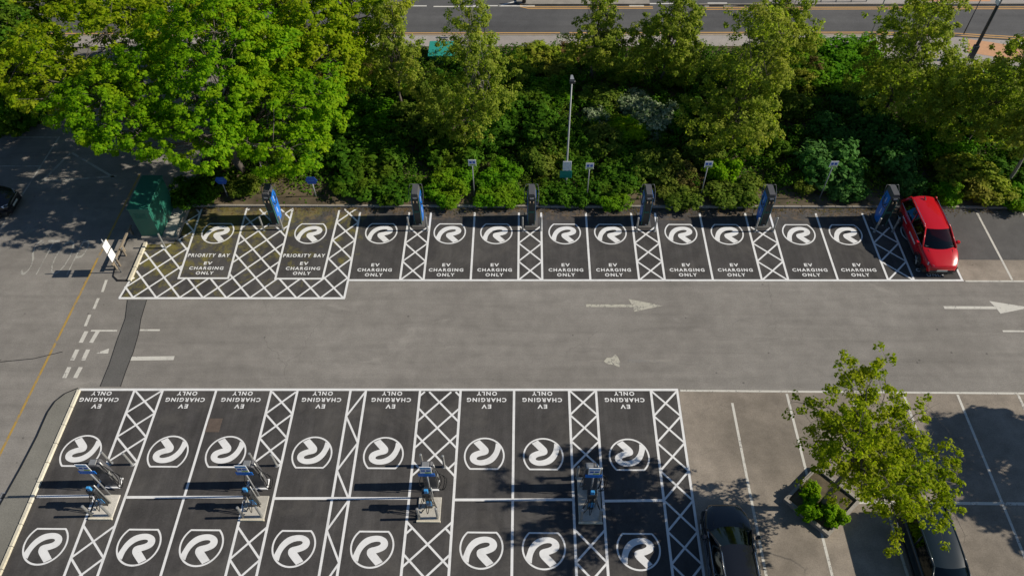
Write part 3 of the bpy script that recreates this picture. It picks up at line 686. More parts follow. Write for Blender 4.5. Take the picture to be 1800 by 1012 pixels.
# ================================================================ CARS
def car(name, label, loc, rz, L, W, H, paint_, zb, hood, rear, rails, front_first=True, cat='car'):
    """front at +Y in local space. hood=(y of cowl, y of roof front), rear=(y of roof rear, y of backlight base)"""
    t = thing(name, label, cat, loc, rz)
    h2 = L/2; hw = W/2
    yc, yr1 = hood; yr0, yb_ = rear
    st = []
    ys = [-h2, -h2+.04, -h2+.14, -h2+.35, -h2+.8, -h2*.5, 0, h2*.35, yc, yc+.15, h2-.75, h2-.42, h2-.2, h2-.07, h2]
    for y in ys:
        f = 1.0
        d = h2-abs(y)
        k = min(1, d/.75)
        f = .68+.32*math.sin(min(1, d/1.0)*math.pi/2)**.8 if y > 0 else .78+.22*math.sin(min(1, d/.8)*math.pi/2)
        if y > yc: zt = zb - (zb-.74)*((y-yc)/(h2-yc))**1.7
        elif y < yb_: zt = zb-.02-.25*((yb_-y)/(max(.05, h2+yb_)))**1.5
        else: zt = zb
        zs = .26+.10*(1-min(1, d/.3))
        w_ = hw*f
        half = [(w_*.93, zs), (w_*.985, .42), (w_, .62), (w_*.985, min(zt-.1, .85)), (w_*.95, zt-.04), (w_*.88, zt), (w_*.5, zt+.025), (0, zt+.035)]
        st.append([(a, y, b) for a, b in half]+[(-a, y, b) for a, b in reversed(half[:-1])])
    MB().loft(st, True, False).build('body', paint_, t, True)
    MB().box(-hw*.9, hw*.9, -h2+.15, h2-.15, .2, .5).build('underbody', 'cladding', t)
    # greenhouse
    zr = H-.03
    def gh(y, z, x): return (x, y, z)
    bw, tw = hw*.90, hw*.66
    n_ = 10
    def row(y0, z0, w0): return [(-w0+2*w0*i/n_, y0+ .0*(1-(2*i/n_-1)**2), z0) for i in range(n_+1)]
    bow = lambda y0, z0, w0, b_, cr=.012: [(-w0+2*w0*i/n_, y0+b_*(1-(2*i/n_-1)**2), z0+cr*(1-abs(2*i/n_-1)**3)) for i in range(n_+1)]
    A0 = bow(yc-.08, zb+.01, bw, .24); A1 = bow(yr1-.03, zr-.03, tw, .10, .03)
    B0 = bow(yb_+.05, zb+.01, bw*.95, -.16); B1 = bow(yr0, zr-.05, tw*.95, -.08, .03)
    MB().loft([A1, A0], False, False).build('windscreen', 'car_glass', t, True)
    MB().loft([B0, B1], False, False).build('rear_window', 'car_glass', t, True)
    for sx in (-1, 1):
        q = [(sx*bw, yc, zb+.01), (sx*tw, yr1, zr-.02), (sx*tw, yr0, zr-.03), (sx*bw, yb_, zb+.01)]
        MB().add(q, [(0, 1, 2, 3) if sx > 0 else (3, 2, 1, 0)]).build('side_window', 'car_glass', t)
        pp = MB()
        o_ = .012
        pp.tube([(sx*(bw+o_), yc+.03, zb), (sx*(tw+o_), yr1+.01, zr-.01)], [.045, .04], 6)
        pp.tube([(sx*(bw+o_), yb_-.01, zb), (sx*(tw+o_), yr0, zr-.01)], [.09, .07], 6)
        pp.tube([(sx*(bw+o_), (yc+yb_)/2-.05, zb), (sx*(tw+o_), (yr1+yr0)/2-.02, zr-.01)], [.035, .03], 6)
        pp.tube([(sx*(tw+.02), yr1+.01, zr-.005), (sx*(tw+.025), 0, zr+.0), (sx*(tw+.02), yr0-.02, zr-.01)], .04, 6)
        pp.build('pillars', paint_, t, True)
        if rails:
            MB().tube([(sx*(tw-.0), yr1-.15, H-.02), (sx*(tw), yr1-.25, H+.035), (sx*(tw), yr0+.25, H+.035), (sx*tw, yr0+.12, H-.02)], .018, 6).build('roof_rail', 'chrome', t, True)
        MB().tube([(sx*(bw+.02), yc-.02, zb+.0), (sx*(bw+.02), yb_, zb+.0)], .012, 6).build('window_trim', 'chrome' if rails else 'dark_metal', t)
        m_ = MB(); m_.loft([[(sx*(hw*.94+a), yc-.32+b, zb+.05+c) for b, c in ((-.06*s2, -.05*s2), (.09*s2, -.05*s2), (.09*s2, .08*s2), (-.06*s2, .08*s2))] for a, s2 in ((.03, .5), (.1, 1), (.2, 1), (.25, .6))]); m_.build('mirror', paint_, t, False)
        for yw in (h2-.86, -h2+.82):
            wt = MB(); X = sx*(hw-.005); wt.tube([(X-sx*.2, yw, .335), (X-sx*.19, yw, .335), (X, yw, .335), (X+sx*.008, yw, .335)], [.29, .335, .335, .31], 20)
            wo = wt.build('wheel', 'rubber', t, True)
            rm_ = MB(); rm_.tube([(X+sx*.009, yw, .335), (X+sx*.014, yw, .335)], .07, 10)
            for i in range(5):
                a = i*2*math.pi/5+.3; rm_.tube([(X+sx*.014, yw, .335), (X+sx*.014, yw+.22*math.cos(a), .335+.22*math.sin(a))], [.035, .028], 4)
            rm_.build('rim', 'alloy', wo)
            ar = MB(); n = 14
            for i in range(n):
                a, b = math.pi*i/n, math.pi*(i+1)/n
                ar.add([(X+sx*.004, yw+.345*math.cos(a), .335+.345*math.sin(a)), (X+sx*.004, yw+.42*math.cos(a), .335+.42*math.sin(a)), (X+sx*.004, yw+.42*math.cos(b), .335+.42*math.sin(b)), (X+sx*.004, yw+.345*math.cos(b), .335+.345*math.sin(b))], [(0, 1, 2, 3)])
            ar.build('wheel_arch', 'cladding', t)
        hl = MB(); hl.loft([[(sx*x_*hw, y_, z_) for x_, y_, z_ in ((.80, h2-.22, .70), (.50, h2-.05, .69), (.50, h2-.07, .77), (.78, h2-.30, .82))], [(sx*x_*hw, y_+.03, z_+.012) for x_, y_, z_ in ((.82, h2-.22, .70), (.50, h2-.05, .69), (.50, h2-.07, .77), (.80, h2-.30, .82))]]); hl.build('headlight', 'lamp_glass', t)
        MB().box(min(sx*hw*.62, sx*hw*.86), max(sx*hw*.62, sx*hw*.86), -h2-.012, -h2+.1, .78, .90, .02).build('tail_light', 'tail_red', t)
        MB().box(min(sx*(hw+.0), sx*(hw-.08)), max(sx*(hw+.008), sx*(hw-.08)), -h2+1.25, h2-1.3, .27, .36).build('sill', 'cladding' if not rails else 'alloy', t)
        dl = MB()
        for yd in (yc-.25, (yc+yb_)/2-.05): dl.box(min(sx*(hw*.99), sx*(hw+.002)), max(sx*(hw*.99), sx*(hw+.002)), yd-.006, yd+.006, .4, .82)
        dl.build('door_gap', 'rubber', t)
    MB().loft([bow(yr1+.0, zr-.025, tw+.015, .10, .03), bow(yr1-.25, zr-.005, tw+.035, .05, .05), bow((yr1+yr0)/2+.3, zr+.005, tw+.045, 0, .055), bow((yr1+yr0)/2-.4, zr+.0, tw+.04, 0, .055), bow(yr0+.35, zr-.02, tw+.015, -.03, .05), bow(yr0-.04, zr-.055, tw*.97, -.09, .035)][::-1], False, False).build('roof', paint_, t, True)
    MB().box(-.62, .62, h2-.06, h2+.010, .30, .50, .02).build('grille', 'cladding', t)
    MB().box(-.52, .52, h2-.05, h2+.008, .63, .66, .004).build('upper_grille', 'cladding', t)
    MB().box(-.26, .26, h2+.013, h2+.025, .42, .53).build('number_plate', 'plate', t)
    MB().box(-.26, .26, -h2-.025, -h2-.005, .6, .71).build('number_plate', 'plate', t)
    MB().box(-hw*.72, hw*.72, h2-.1, h2+.03, .24, .296, .01).build('bumper_lip', 'cladding', t)
    # shut lines of the bonnet
    bl = MB()
    for sx in (-1, 1): bl.tube([(sx*bw*.72, yc+.12, zb+.03), (sx*bw*.62, h2-.35, zb-(zb-.74)*.62+.04)], .008, 4)
    bl.build('bonnet_crease', 'cladding', t)
    # interior
    MB().box(-bw*.85, bw*.85, yc-.35, yc-.02, zb-.06, zb+.07, .02).build('dashboard', 'interior', t)
    for sx in (-1, 1):
        se = MB(); se.box(sx*.36-.24, sx*.36+.24, yc-1.42, yc-1.25, zb-.1, zb+.22, .04); se.box(sx*.36-.13, sx*.36+.13, yc-1.42, yc-1.32, zb+.24, zb+.38, .03); se.build('seat', 'interior', t)
    MB().box(-.6, .6, yb_+.5, yb_+.65, zb-.1, zb+.22, .04).build('rear_seat', 'interior', t)
    pts = [(.36+.17*math.cos(a), yc-.55+.05*math.sin(a), zb+.05+.15*math.sin(a)) for a in [2*math.pi*i/14 for i in range(15)]]
    MB().tube(pts, .015, 6).build('steering_wheel', 'interior', t)
    return t
rc = car('red_car', 'glossy red SUV with chrome roof rails parked in the last charging bay', (20.98, 27.72, 0), math.pi, 4.55, 1.86, 1.60, 'car_red', 1.02, (1.20, .36), (-1.85, -2.12), True)
le = MB()
for i in range(9):
    le.box(.931, .936, -.2+i*.1, -.13+i*.1, .66, .76)
for i in range(6): le.box(.931, .936, -1.3+i*.1, -1.24+i*.1, .70, .77)
le.build('side_lettering', 'sign_white', rc)
MB().loft([[(-.03, -1.75, 1.62), (.03, -1.75, 1.62), (.03, -1.6, 1.62), (-.03, -1.6, 1.62)], [(-.008, -1.82, 1.72), (.008, -1.82, 1.72), (.008, -1.78, 1.72), (-.008, -1.78, 1.72)]]).build('roof_aerial', 'rubber', rc)
car('black_car', 'black car with dark bonnet parked beside the last hatched strip, front facing the aisle', (7.98, 10.62, 0), 0, 4.5, 1.86, 1.60, 'car_black', 1.02, (1.10, .26), (-1.85, -2.12), True)
ec = car('dark_estate_car', 'dark navy estate car partly under the small planter tree, rear towards the aisle', (15.72, 10.62, 0), math.pi+.0, 4.7, 1.80, 1.48, 'car_navy', .95, (1.15, .35), (-1.95, -2.28), False)
MB().loft([[(-.03, -1.5, 1.5), (.03, -1.5, 1.5), (.03, -1.3, 1.5), (-.03, -1.3, 1.5)], [(-.008, -1.62, 1.62), (.008, -1.62, 1.62), (.008, -1.56, 1.62), (-.008, -1.56, 1.62)]]).build('roof_aerial', 'rubber', ec)
car('shaded_car', 'black car at the left edge of the picture in deep tree shade', (-30.25, 30.2, 0), -math.pi/2, 4.4, 1.8, 1.5, 'car_black', .98, (1.1, .4), (-1.85, -2.1), False)

# ================================================================ VEGETATION
def leafmesh(name, P_, N_, size, mat, rng, parent=None, asp=.62):
    n = len(P_)
    N_ = N_/np.maximum(np.linalg.norm(N_, axis=1, keepdims=True), 1e-6)
    a = rng.normal(size=(n, 3)); t1 = np.cross(N_, a); t1 /= np.maximum(np.linalg.norm(t1, axis=1, keepdims=True), 1e-6)
    t2 = np.cross(N_, t1)
    s_ = size*(.65+.7*rng.random((n, 1)))
    v = np.empty((n, 4, 3)); v[:, 0] = P_-t1*s_; v[:, 1] = P_-t2*s_*asp+N_*s_*.16; v[:, 2] = P_+t1*s_; v[:, 3] = P_+t2*s_*asp+N_*s_*.16
    me = bpy.data.meshes.new(name); me.vertices.add(n*4); me.vertices.foreach_set('co', v.astype(np.float32).ravel())
    me.loops.add(n*4); me.loops.foreach_set('vertex_index', np.arange(n*4, dtype=np.int32))
    me.polygons.add(n); me.polygons.foreach_set('loop_start', np.arange(0, n*4, 4, dtype=np.int32))
    me.polygons.foreach_set('loop_total', np.full(n, 4, dtype=np.int32)); me.update(); me.validate()
    me.materials.append(MT[mat]); o = bpy.data.objects.new(name, me); col.objects.link(o)
    if parent: o.parent = parent
    return o
def clumps(rng, lobes, dens, rc, lc, up=.8, shell=.55, flatz=.55, minz=.3):
    """lobes: (x,y,z,rx,ry,rz). returns leaf points/normals and the clump centres"""
    cs = []; cn = []
    for (x, y, z, rx, ry, rz) in lobes:
        area = 4*math.pi*((rx*ry)**1.6/3+(rx*rz)**1.6/3+(ry*rz)**1.6/3)**(1/1.6)
        n = max(4, int(area*dens)); d = rng.normal(size=(n, 3)); d /= np.linalg.norm(d, axis=1, keepdims=True)
        wob = 1+.16*np.sin(d[:, :1]*5+x)+.12*np.sin(d[:, 1:2]*7+y)+.1*np.sin(d[:, 2:]*6+z)
        r = (shell+(1-shell)*rng.random((n, 1))**.6)*wob
        c = d*r*np.array([rx, ry, rz])+np.array([x, y, z])
        cs.append(c); cn.append(d)
    c = np.concatenate(cs); d = np.concatenate(cn)
    # drop clumps deep inside another lobe
    keep = np.ones(len(c), bool)
    for (x, y, z, rx, ry, rz) in lobes: keep &= (((c-[x, y, z])/[rx, ry, rz])**2).sum(1) > .20
    keep &= c[:, 2] > minz
    c = c[keep]; d = d[keep]
    n = len(c); k = lc
    cr = rc*(.6+.8*rng.random((n, 1, 1)))
    q = rng.normal(size=(n, k, 3)); q /= np.linalg.norm(q, axis=2, keepdims=True); q *= rng.random((n, k, 1))**.45
    p = c[:, None, :]+q*cr*np.array([1, 1, flatz])
    nn = q*.7+d[:, None, :]*.45+np.array([0, 0, up])+rng.normal(size=(n, k, 3))*.38
    return p.reshape(-1, 3), nn.reshape(-1, 3), c
def wobble(rng, a, b, n=5, amt=.06):
    a, b = np.array(a, float), np.array(b, float); L = np.linalg.norm(b-a); out = []
    for i in range(n+1):
        t = i/n; o = rng.normal(size=3)*amt*L*math.sin(math.pi*t); out.append(tuple(a+(b-a)*t+o))
    return out
def tree(name, label, loc, trunk_h, r0, lobes, mat, leaf, dens, rc, lc, seed, cat='tree', group=None, bark='bark', up=.8, twigs=40, flatz=.55, shell=.55):
    rng = np.random.default_rng(seed); t = thing(name, label, cat, loc, 0, group)
    p, n, c = clumps(rng, lobes, dens, rc, lc, up, shell, flatz, 1.0)
    leafmesh('crown', p, n, leaf, mat, rng, t)
    mb = MB(); top = np.mean([l[:3] for l in lobes], 0); fork = np.array([top[0]*.25, top[1]*.25, trunk_h])
    mb.tube(wobble(rng, (0, 0, 0), fork, 5, .02), [r0*1.25, r0, r0*.92, r0*.85, r0*.8, r0*.75], 8)
    for l in lobes:
        e = np.array(l[:3])+[0, 0, l[5]*.3]; w_ = wobble(rng, fork, e, 5, .05)
        mb.tube(w_, [r0*.55, r0*.45, r0*.36, r0*.28, r0*.2, r0*.12], 6)
        dd = np.linalg.norm(c-np.array(l[:3]), axis=1); near = np.argsort(dd)[:max(8, len(c)//len(lobes))]
        for i in rng.choice(near, min(twigs, len(near)), replace=False):
            a = w_[rng.integers(1, 6)]
            mb.tube(wobble(rng, a, c[i], 3, .07), [r0*.14, r0*.11, r0*.08, r0*.04], 4)
    mb.build('trunk', bark, t, True)
    return t
def rel(base, *lob):
    return [(x-base[0], y-base[1], z, a, b, c) for (x, y, z, a, b, c) in lob]
# --- big maples, top left
b_ = (-16.3, 33.2)
tree('maple_tree', 'biggest bright green maple, its crown hanging over the green cabinet', (*b_, 0), 2.6, .22,
     rel(b_, (-17.0, 32.4, 6.6, 4.2, 3.2, 2.0), (-12.6, 31.6, 5.6, 2.7, 2.2, 1.8), (-15.5, 34.0, 8.0, 4.0, 3.2, 2.0), (-20.9, 31.0, 6.2, 2.9, 2.4, 1.6), (-11.3, 32.6, 5.6, 2.2, 2.0, 1.8), (-16.1, 29.2, 5.8, 3.2, 1.8, 1.2), (-11.9, 29.3, 4.9, 1.9, 1.4, 1.1), (-19.4, 29.8, 6.1, 2.2, 1.6, 1.0)),
     'maple_leaf', .086, 3.1, .28, 46, 11, shell=.68, group='large maples at the left')
b_ = (-22.0, 38.0)
tree('maple_tree', 'yellow green maple behind the biggest one, at the upper left', (*b_, 0), 2.4, .2,
     rel(b_, (-22.6, 36.6, 6.2, 4.0, 3.4, 2.2), (-26.6, 35.2, 5.6, 2.8, 2.4, 1.8), (-18.2, 37.8, 6.4, 3.2, 2.8, 2.2), (-24.2, 33.4, 5.6, 2.4, 1.8, 1.4)),
     'lime_leaf', .095, 2.5, .31, 40, 12, shell=.68, group='large maples at the left')
b_ = (-11.8, 39.4)
tree('maple_tree', 'yellow green maple reaching out over the far road, left of the slim row trees', (*b_, 0), 2.4, .2,
     rel(b_, (-12.2, 38.4, 6.8, 3.4, 2.8, 2.2), (-9.4, 40.2, 6.3, 2.5, 2.3, 2.0), (-14.6, 40.4, 6.4, 2.8, 2.4, 2.0), (-11.0, 36.4, 5.2, 2.6, 2.0, 1.7), (-14.0, 36.4, 6.0, 2.6, 2.2, 1.8)),
     'lime_leaf', .09, 3.6, .31, 42, 13, shell=.65, group='large maples at the left')
b_ = (-19.5, 43.8)
tree('maple_tree', 'pale maple at the very top edge beside the far road', (*b_, 0), 2.4, .18,
     rel(b_, (-19.8, 43.2, 5.8, 3.4, 2.6, 2.0), (-25.2, 42.6, 5.6, 3.4, 2.6, 2.0), (-14.6, 44.4, 5.6, 2.6, 2.2, 1.8), (-30.5, 44, 5.4, 3, 2.4, 1.8)), 'lime_leaf', .11, 3.4, .32, 32, 14, group='large maples at the left')
b_ = (-31.5, 37.5)
tree('dark_tree', 'dark green tree in shade at the top left edge', (*b_, 0), 2.0, .2,
     rel(b_, (-31.4, 37.2, 4.2, 3.0, 2.6, 2.6), (-33.5, 41, 5, 3.2, 2.8, 2.6), (-30.4, 40.4, 4.0, 2.6, 2.4, 2.4)), 'deep_leaf', .12, 3.0, .42, 36, 15)
# --- row trees on the verge
def rowtree(lbl, base, h, w_, seed, mat='treerow_leaf', dx=0, dens=3.6, skirt=.3, br='bark'):
    lob = []; rng = np.random.default_rng(seed)
    n = 6
    for i in range(n):
        f = i/(n-1); z = h*1.06*(skirt+(1-skirt)*f*.93); r = w_*1.22*(.74+.5*math.sin(min(1, f*1.25+.15)*math.pi))*(1-.25*f)
        lob.append((dx*f+rng.normal()*w_*.30, rng.normal()*w_*.25, z, r, r*.95, h*.13))
    return tree('verge_tree', lbl, (base[0], base[1], .08), h*skirt*.8, .1, lob, mat, .075, dens*.78, .25, 40, seed, group='slim trees along the verge', bark=br, up=.5, twigs=16, flatz=.8, shell=.5)
rowtree('slim tree with a bare lower trunk standing left of the teal cabinet', (-7.5, 38.3), 7.0, 1.35, 21, skirt=.35)
rowtree('full tree with pale stems above the clipped hedge sign', (-3.0, 36.2), 7.9, 1.75, 22, br='pale_bark', skirt=.22)
rowtree('slender upright tree directly behind the lamp column', (4.3, 41.9), 6.4, 1.35, 23, skirt=.33)
rowtree('broad loose crowned tree in front of the far road, right of the slender one', (8.7, 41.4), 6.3, 1.85, 24, skirt=.33)
rowtree('tallest dense tree in the middle of the right half', (12.0, 35.4), 8.3, 2.0, 25, skirt=.2)
rowtree('tree overlapping the road behind the tallest one', (14.9, 40.6), 6.8, 1.7, 26, skirt=.35)
rowtree('large tree hiding the sign pole near the far road', (21.6, 37.8), 8.6, 2.35, 27, skirt=.2)
rowtree('tree on the right edge above the yellow green shrubs', (25.8, 35.4), 6.9, 1.9, 28, skirt=.3)
rowtree('tree with a bare leaning-looking grey trunk at the right edge', (26.9, 32.1), 5.9, 1.5, 29, skirt=.55, br='pale_bark')

# --- planter with its tree
pc = [P(1374, 880), P(1452, 946), P(1532, 882), P(1420+12, 818)]
pc = [(10.6, 13.38), (12.05, 11.86), (13.75, 13.36), (12.3, 14.9)]
t = thing('stone_planter', 'diamond shaped kerb planter between parking bays holding the small tree', 'planter', (12.1, 13.3, 0))
q_ = [(x-12.1, y-13.3) for x, y in pc]; inn = [(x*.88, y*.88) for x, y in q_]
kbm = MB()
for i in range(4):
    a, b, c, d = q_[i], q_[(i+1) % 4], inn[(i+1) % 4], inn[i]
    kbm.loft([[(x, y, 0) for x, y in (a, b, c, d)], [(x, y, .24) for x, y in (a, b, c, d)]])
kbm.build('kerb', 'kerb_stone', t); MB().plate(inn, .14).build('soil', 'soil', t)
def planter_tree(loc, seed, label, scale=1.0, name='small_tree'):
    rng = np.random.default_rng(seed); t = thing(name, label, 'tree', loc)
    mb = MB(); r0 = .08
    top = (.12, .05, 4.7)
    mb.tube(wobble(rng, (0, 0, 0), top, 5, .008), [.125, .11, .10, .095, .09, .08], 8)
    tips = []
    # main limbs: end points (x,y,z) relative to the trunk base
    ends = [(-1.3, 1.7, 4.9), (1.2, 2.0, 5.7), (-1.1, .6, 5.1), (.1, 1.5, 6.3), (1.7, 1.1, 5.8), (2.3, .6, 4.8), (3.4, -.9, 4.0), (1.7, -1.6, 4.2), (2.5, -1.0, 4.4), (2.9, .0, 4.5), (.4, -.5, 5.3), (-.6, -.9, 4.5), (.7, .3, 6.3), (3.3, -.5, 4.3), (.9, -2.1, 4.0), (.5, 2.1, 5.8), (.3, 2.3, 5.9), (-1.0, -.2, 4.6), (1.2, -.8, 4.9), (-.9, -1.9, 6.0), (.3, -2.0, 6.3), (-1.4, -.9, 5.9), (-.9, .6, 6.4), (1.6, -1.3, 3.7), (2.3, -1.6, 3.7), (.7, -1.1, 3.9), (3.0, -1.3, 3.8), (1.2, -.4, 4.2), (-.7, 1.0, 7.0), (-.6, .2, 7.2), (-1.0, -.8, 6.9), (1.5, .1, 3.4), (.9, .5, 3.6), (1.3, -.7, 3.5)]
    for e in ends:
        s0 = np.array(top)*(.72+.28*rng.random()); w_ = wobble(rng, s0, e, 5, .06)
        mb.tube(w_, [.042, .036, .03, .024, .017, .01], 5)
        for j in range(9):
            a = np.array(w_[2+rng.integers(0, 4)]); d = rng.normal(size=3)*[.5, .5, .36]+(np.array(e)-s0)/np.linalg.norm(np.array(e)-s0)*.35
            b = a+d; ww = wobble(rng, a, b, 3, .08); mb.tube(ww, [.014, .011, .008, .005], 4); tips += [b, np.array(ww[2])]
            for _ in range(2):
                c_ = b+rng.normal(size=3)*[.28, .28, .2]; mb.tube([tuple(b), tuple(c_)], [.006, .003], 4); tips.append(c_)
    # bare twigs on the right
    for e in ((3.1, 1.6, 5.4), (3.4, 1.2, 5.6), (-1.4, .4, 5.0), (-1.2, 1.7, 5.3)):
        w_ = wobble(rng, (top[0]+.4, top[1]+.3, 5.0), e, 5, .05); mb.tube(w_, [.03, .025, .02, .014, .009, .005], 5)
        for j in range(6):
            a = np.array(w_[2+rng.integers(0, 4)]); mb.tube(wobble(rng, a, a+rng.normal(size=3)*[.4, .4, .25]+[.15*np.sign(e[0]), 0, 0], 3, .1), [.008, .006, .004, .003], 4)
    mb.build('trunk', 'bark', t, True)
    c = np.array(tips); c = c[rng.random(len(c)) < .56]; k = 42; q = rng.normal(size=(len(c), k, 3)); q /= np.linalg.norm(q, axis=2, keepdims=True); q *= rng.random((len(c), k, 1))**.5
    p = c[:, None]+q*.22*(.6+.8*rng.random((len(c), 1, 1)))*np.array([1, 1, .8])
    n = q*.8+np.array([0, 0, .5])+rng.normal(size=q.shape)*.4
    leafmesh('crown', p.reshape(-1, 3), n.reshape(-1, 3), .062, 'planter_leaf', rng, t)
    t.scale = (scale,)*3
    return t
planter_tree((12.05, 13.15, .1), 43, 'small airy lime green tree growing in the diamond planter')
b_ = (28.6, 15.2)
tree('shade_tree', 'tree just beyond the right edge that shades the far right bays', (*b_, 0), 2.5, .15,
     rel(b_, (28.0, 15.9, 5.4, 2.8, 1.9, 1.6), (28.0, 13.4, 5.0, 2.2, 1.2, 1.1), (30.3, 12.0, 5.5, 2.0, .9, 1.1), (27.0, 16.9, 4.6, 1.3, 1.0, .9)), 'planter_leaf', .11, 4.6, .34, 40, 45)

# --- shrubs: a few source plants, copied
def shrub_src(mat, seed, leaf=.06, dens=12, rc=.17, lc=30):
    rng = np.random.default_rng(seed); lobes = [(0, 0, .35, .78, .78, .45)]
    for i in range(9):
        a = 2.4*i+rng.random(); d_ = .25+.55*rng.random(); q = .2+.28*rng.random()
        lobes.append((d_*math.cos(a), d_*math.sin(a), .4+.45*rng.random(), q, q*(.8+.4*rng.random()), q*(.7+.5*rng.random())))
    p, n, c = clumps(rng, lobes, dens, rc, lc, .55, .6, .9, .05)
    return leafmesh('shrub', p, n, leaf, mat, rng)
src = {}
for k, (mt, sd, lf) in {'deep': ('deep_leaf', 51, .07), 'blue': ('bluegreen_leaf', 52, .065), 'hedge': ('hedge_leaf', 53, .06), 'yellow': ('yellow_leaf', 54, .065), 'brown': ('brown_leaf', 55, .06), 'olive': ('olive_leaf', 56, .065), 'white': ('blossom', 57, .06), 'maple': ('maple_leaf', 58, .08)}.items():
    src[k] = [[shrub_src(mt, sd+20*i, lf), False] for i in range(2)]
WORD = {'deep': 'dark green', 'blue': 'blue green', 'hedge': 'bright green', 'yellow': 'yellow green', 'brown': 'brownish', 'olive': 'olive green', 'white': 'white flecked', 'maple': 'vivid light green'}
def shrub(kind, q, z, r, h, label, name='shrub', rz=None, ry=None):
    """q = pixel of the middle of the bush seen at height z"""
    p = P(q[0], q[1], z); e_ = src[kind][int(q[0]) % 2]; s_, used = e_
    o = dup(s_) if used else s_; e_[1] = True
    o.name = name
    o.location = (p.x, p.y, .05); o.rotation_euler = (0, 0, rnd.random()*6 if rz is None else rz)
    o.scale = (r, ry or r, h); tag(o, label, 'shrub', 'shrubs of the verge belt'); return o
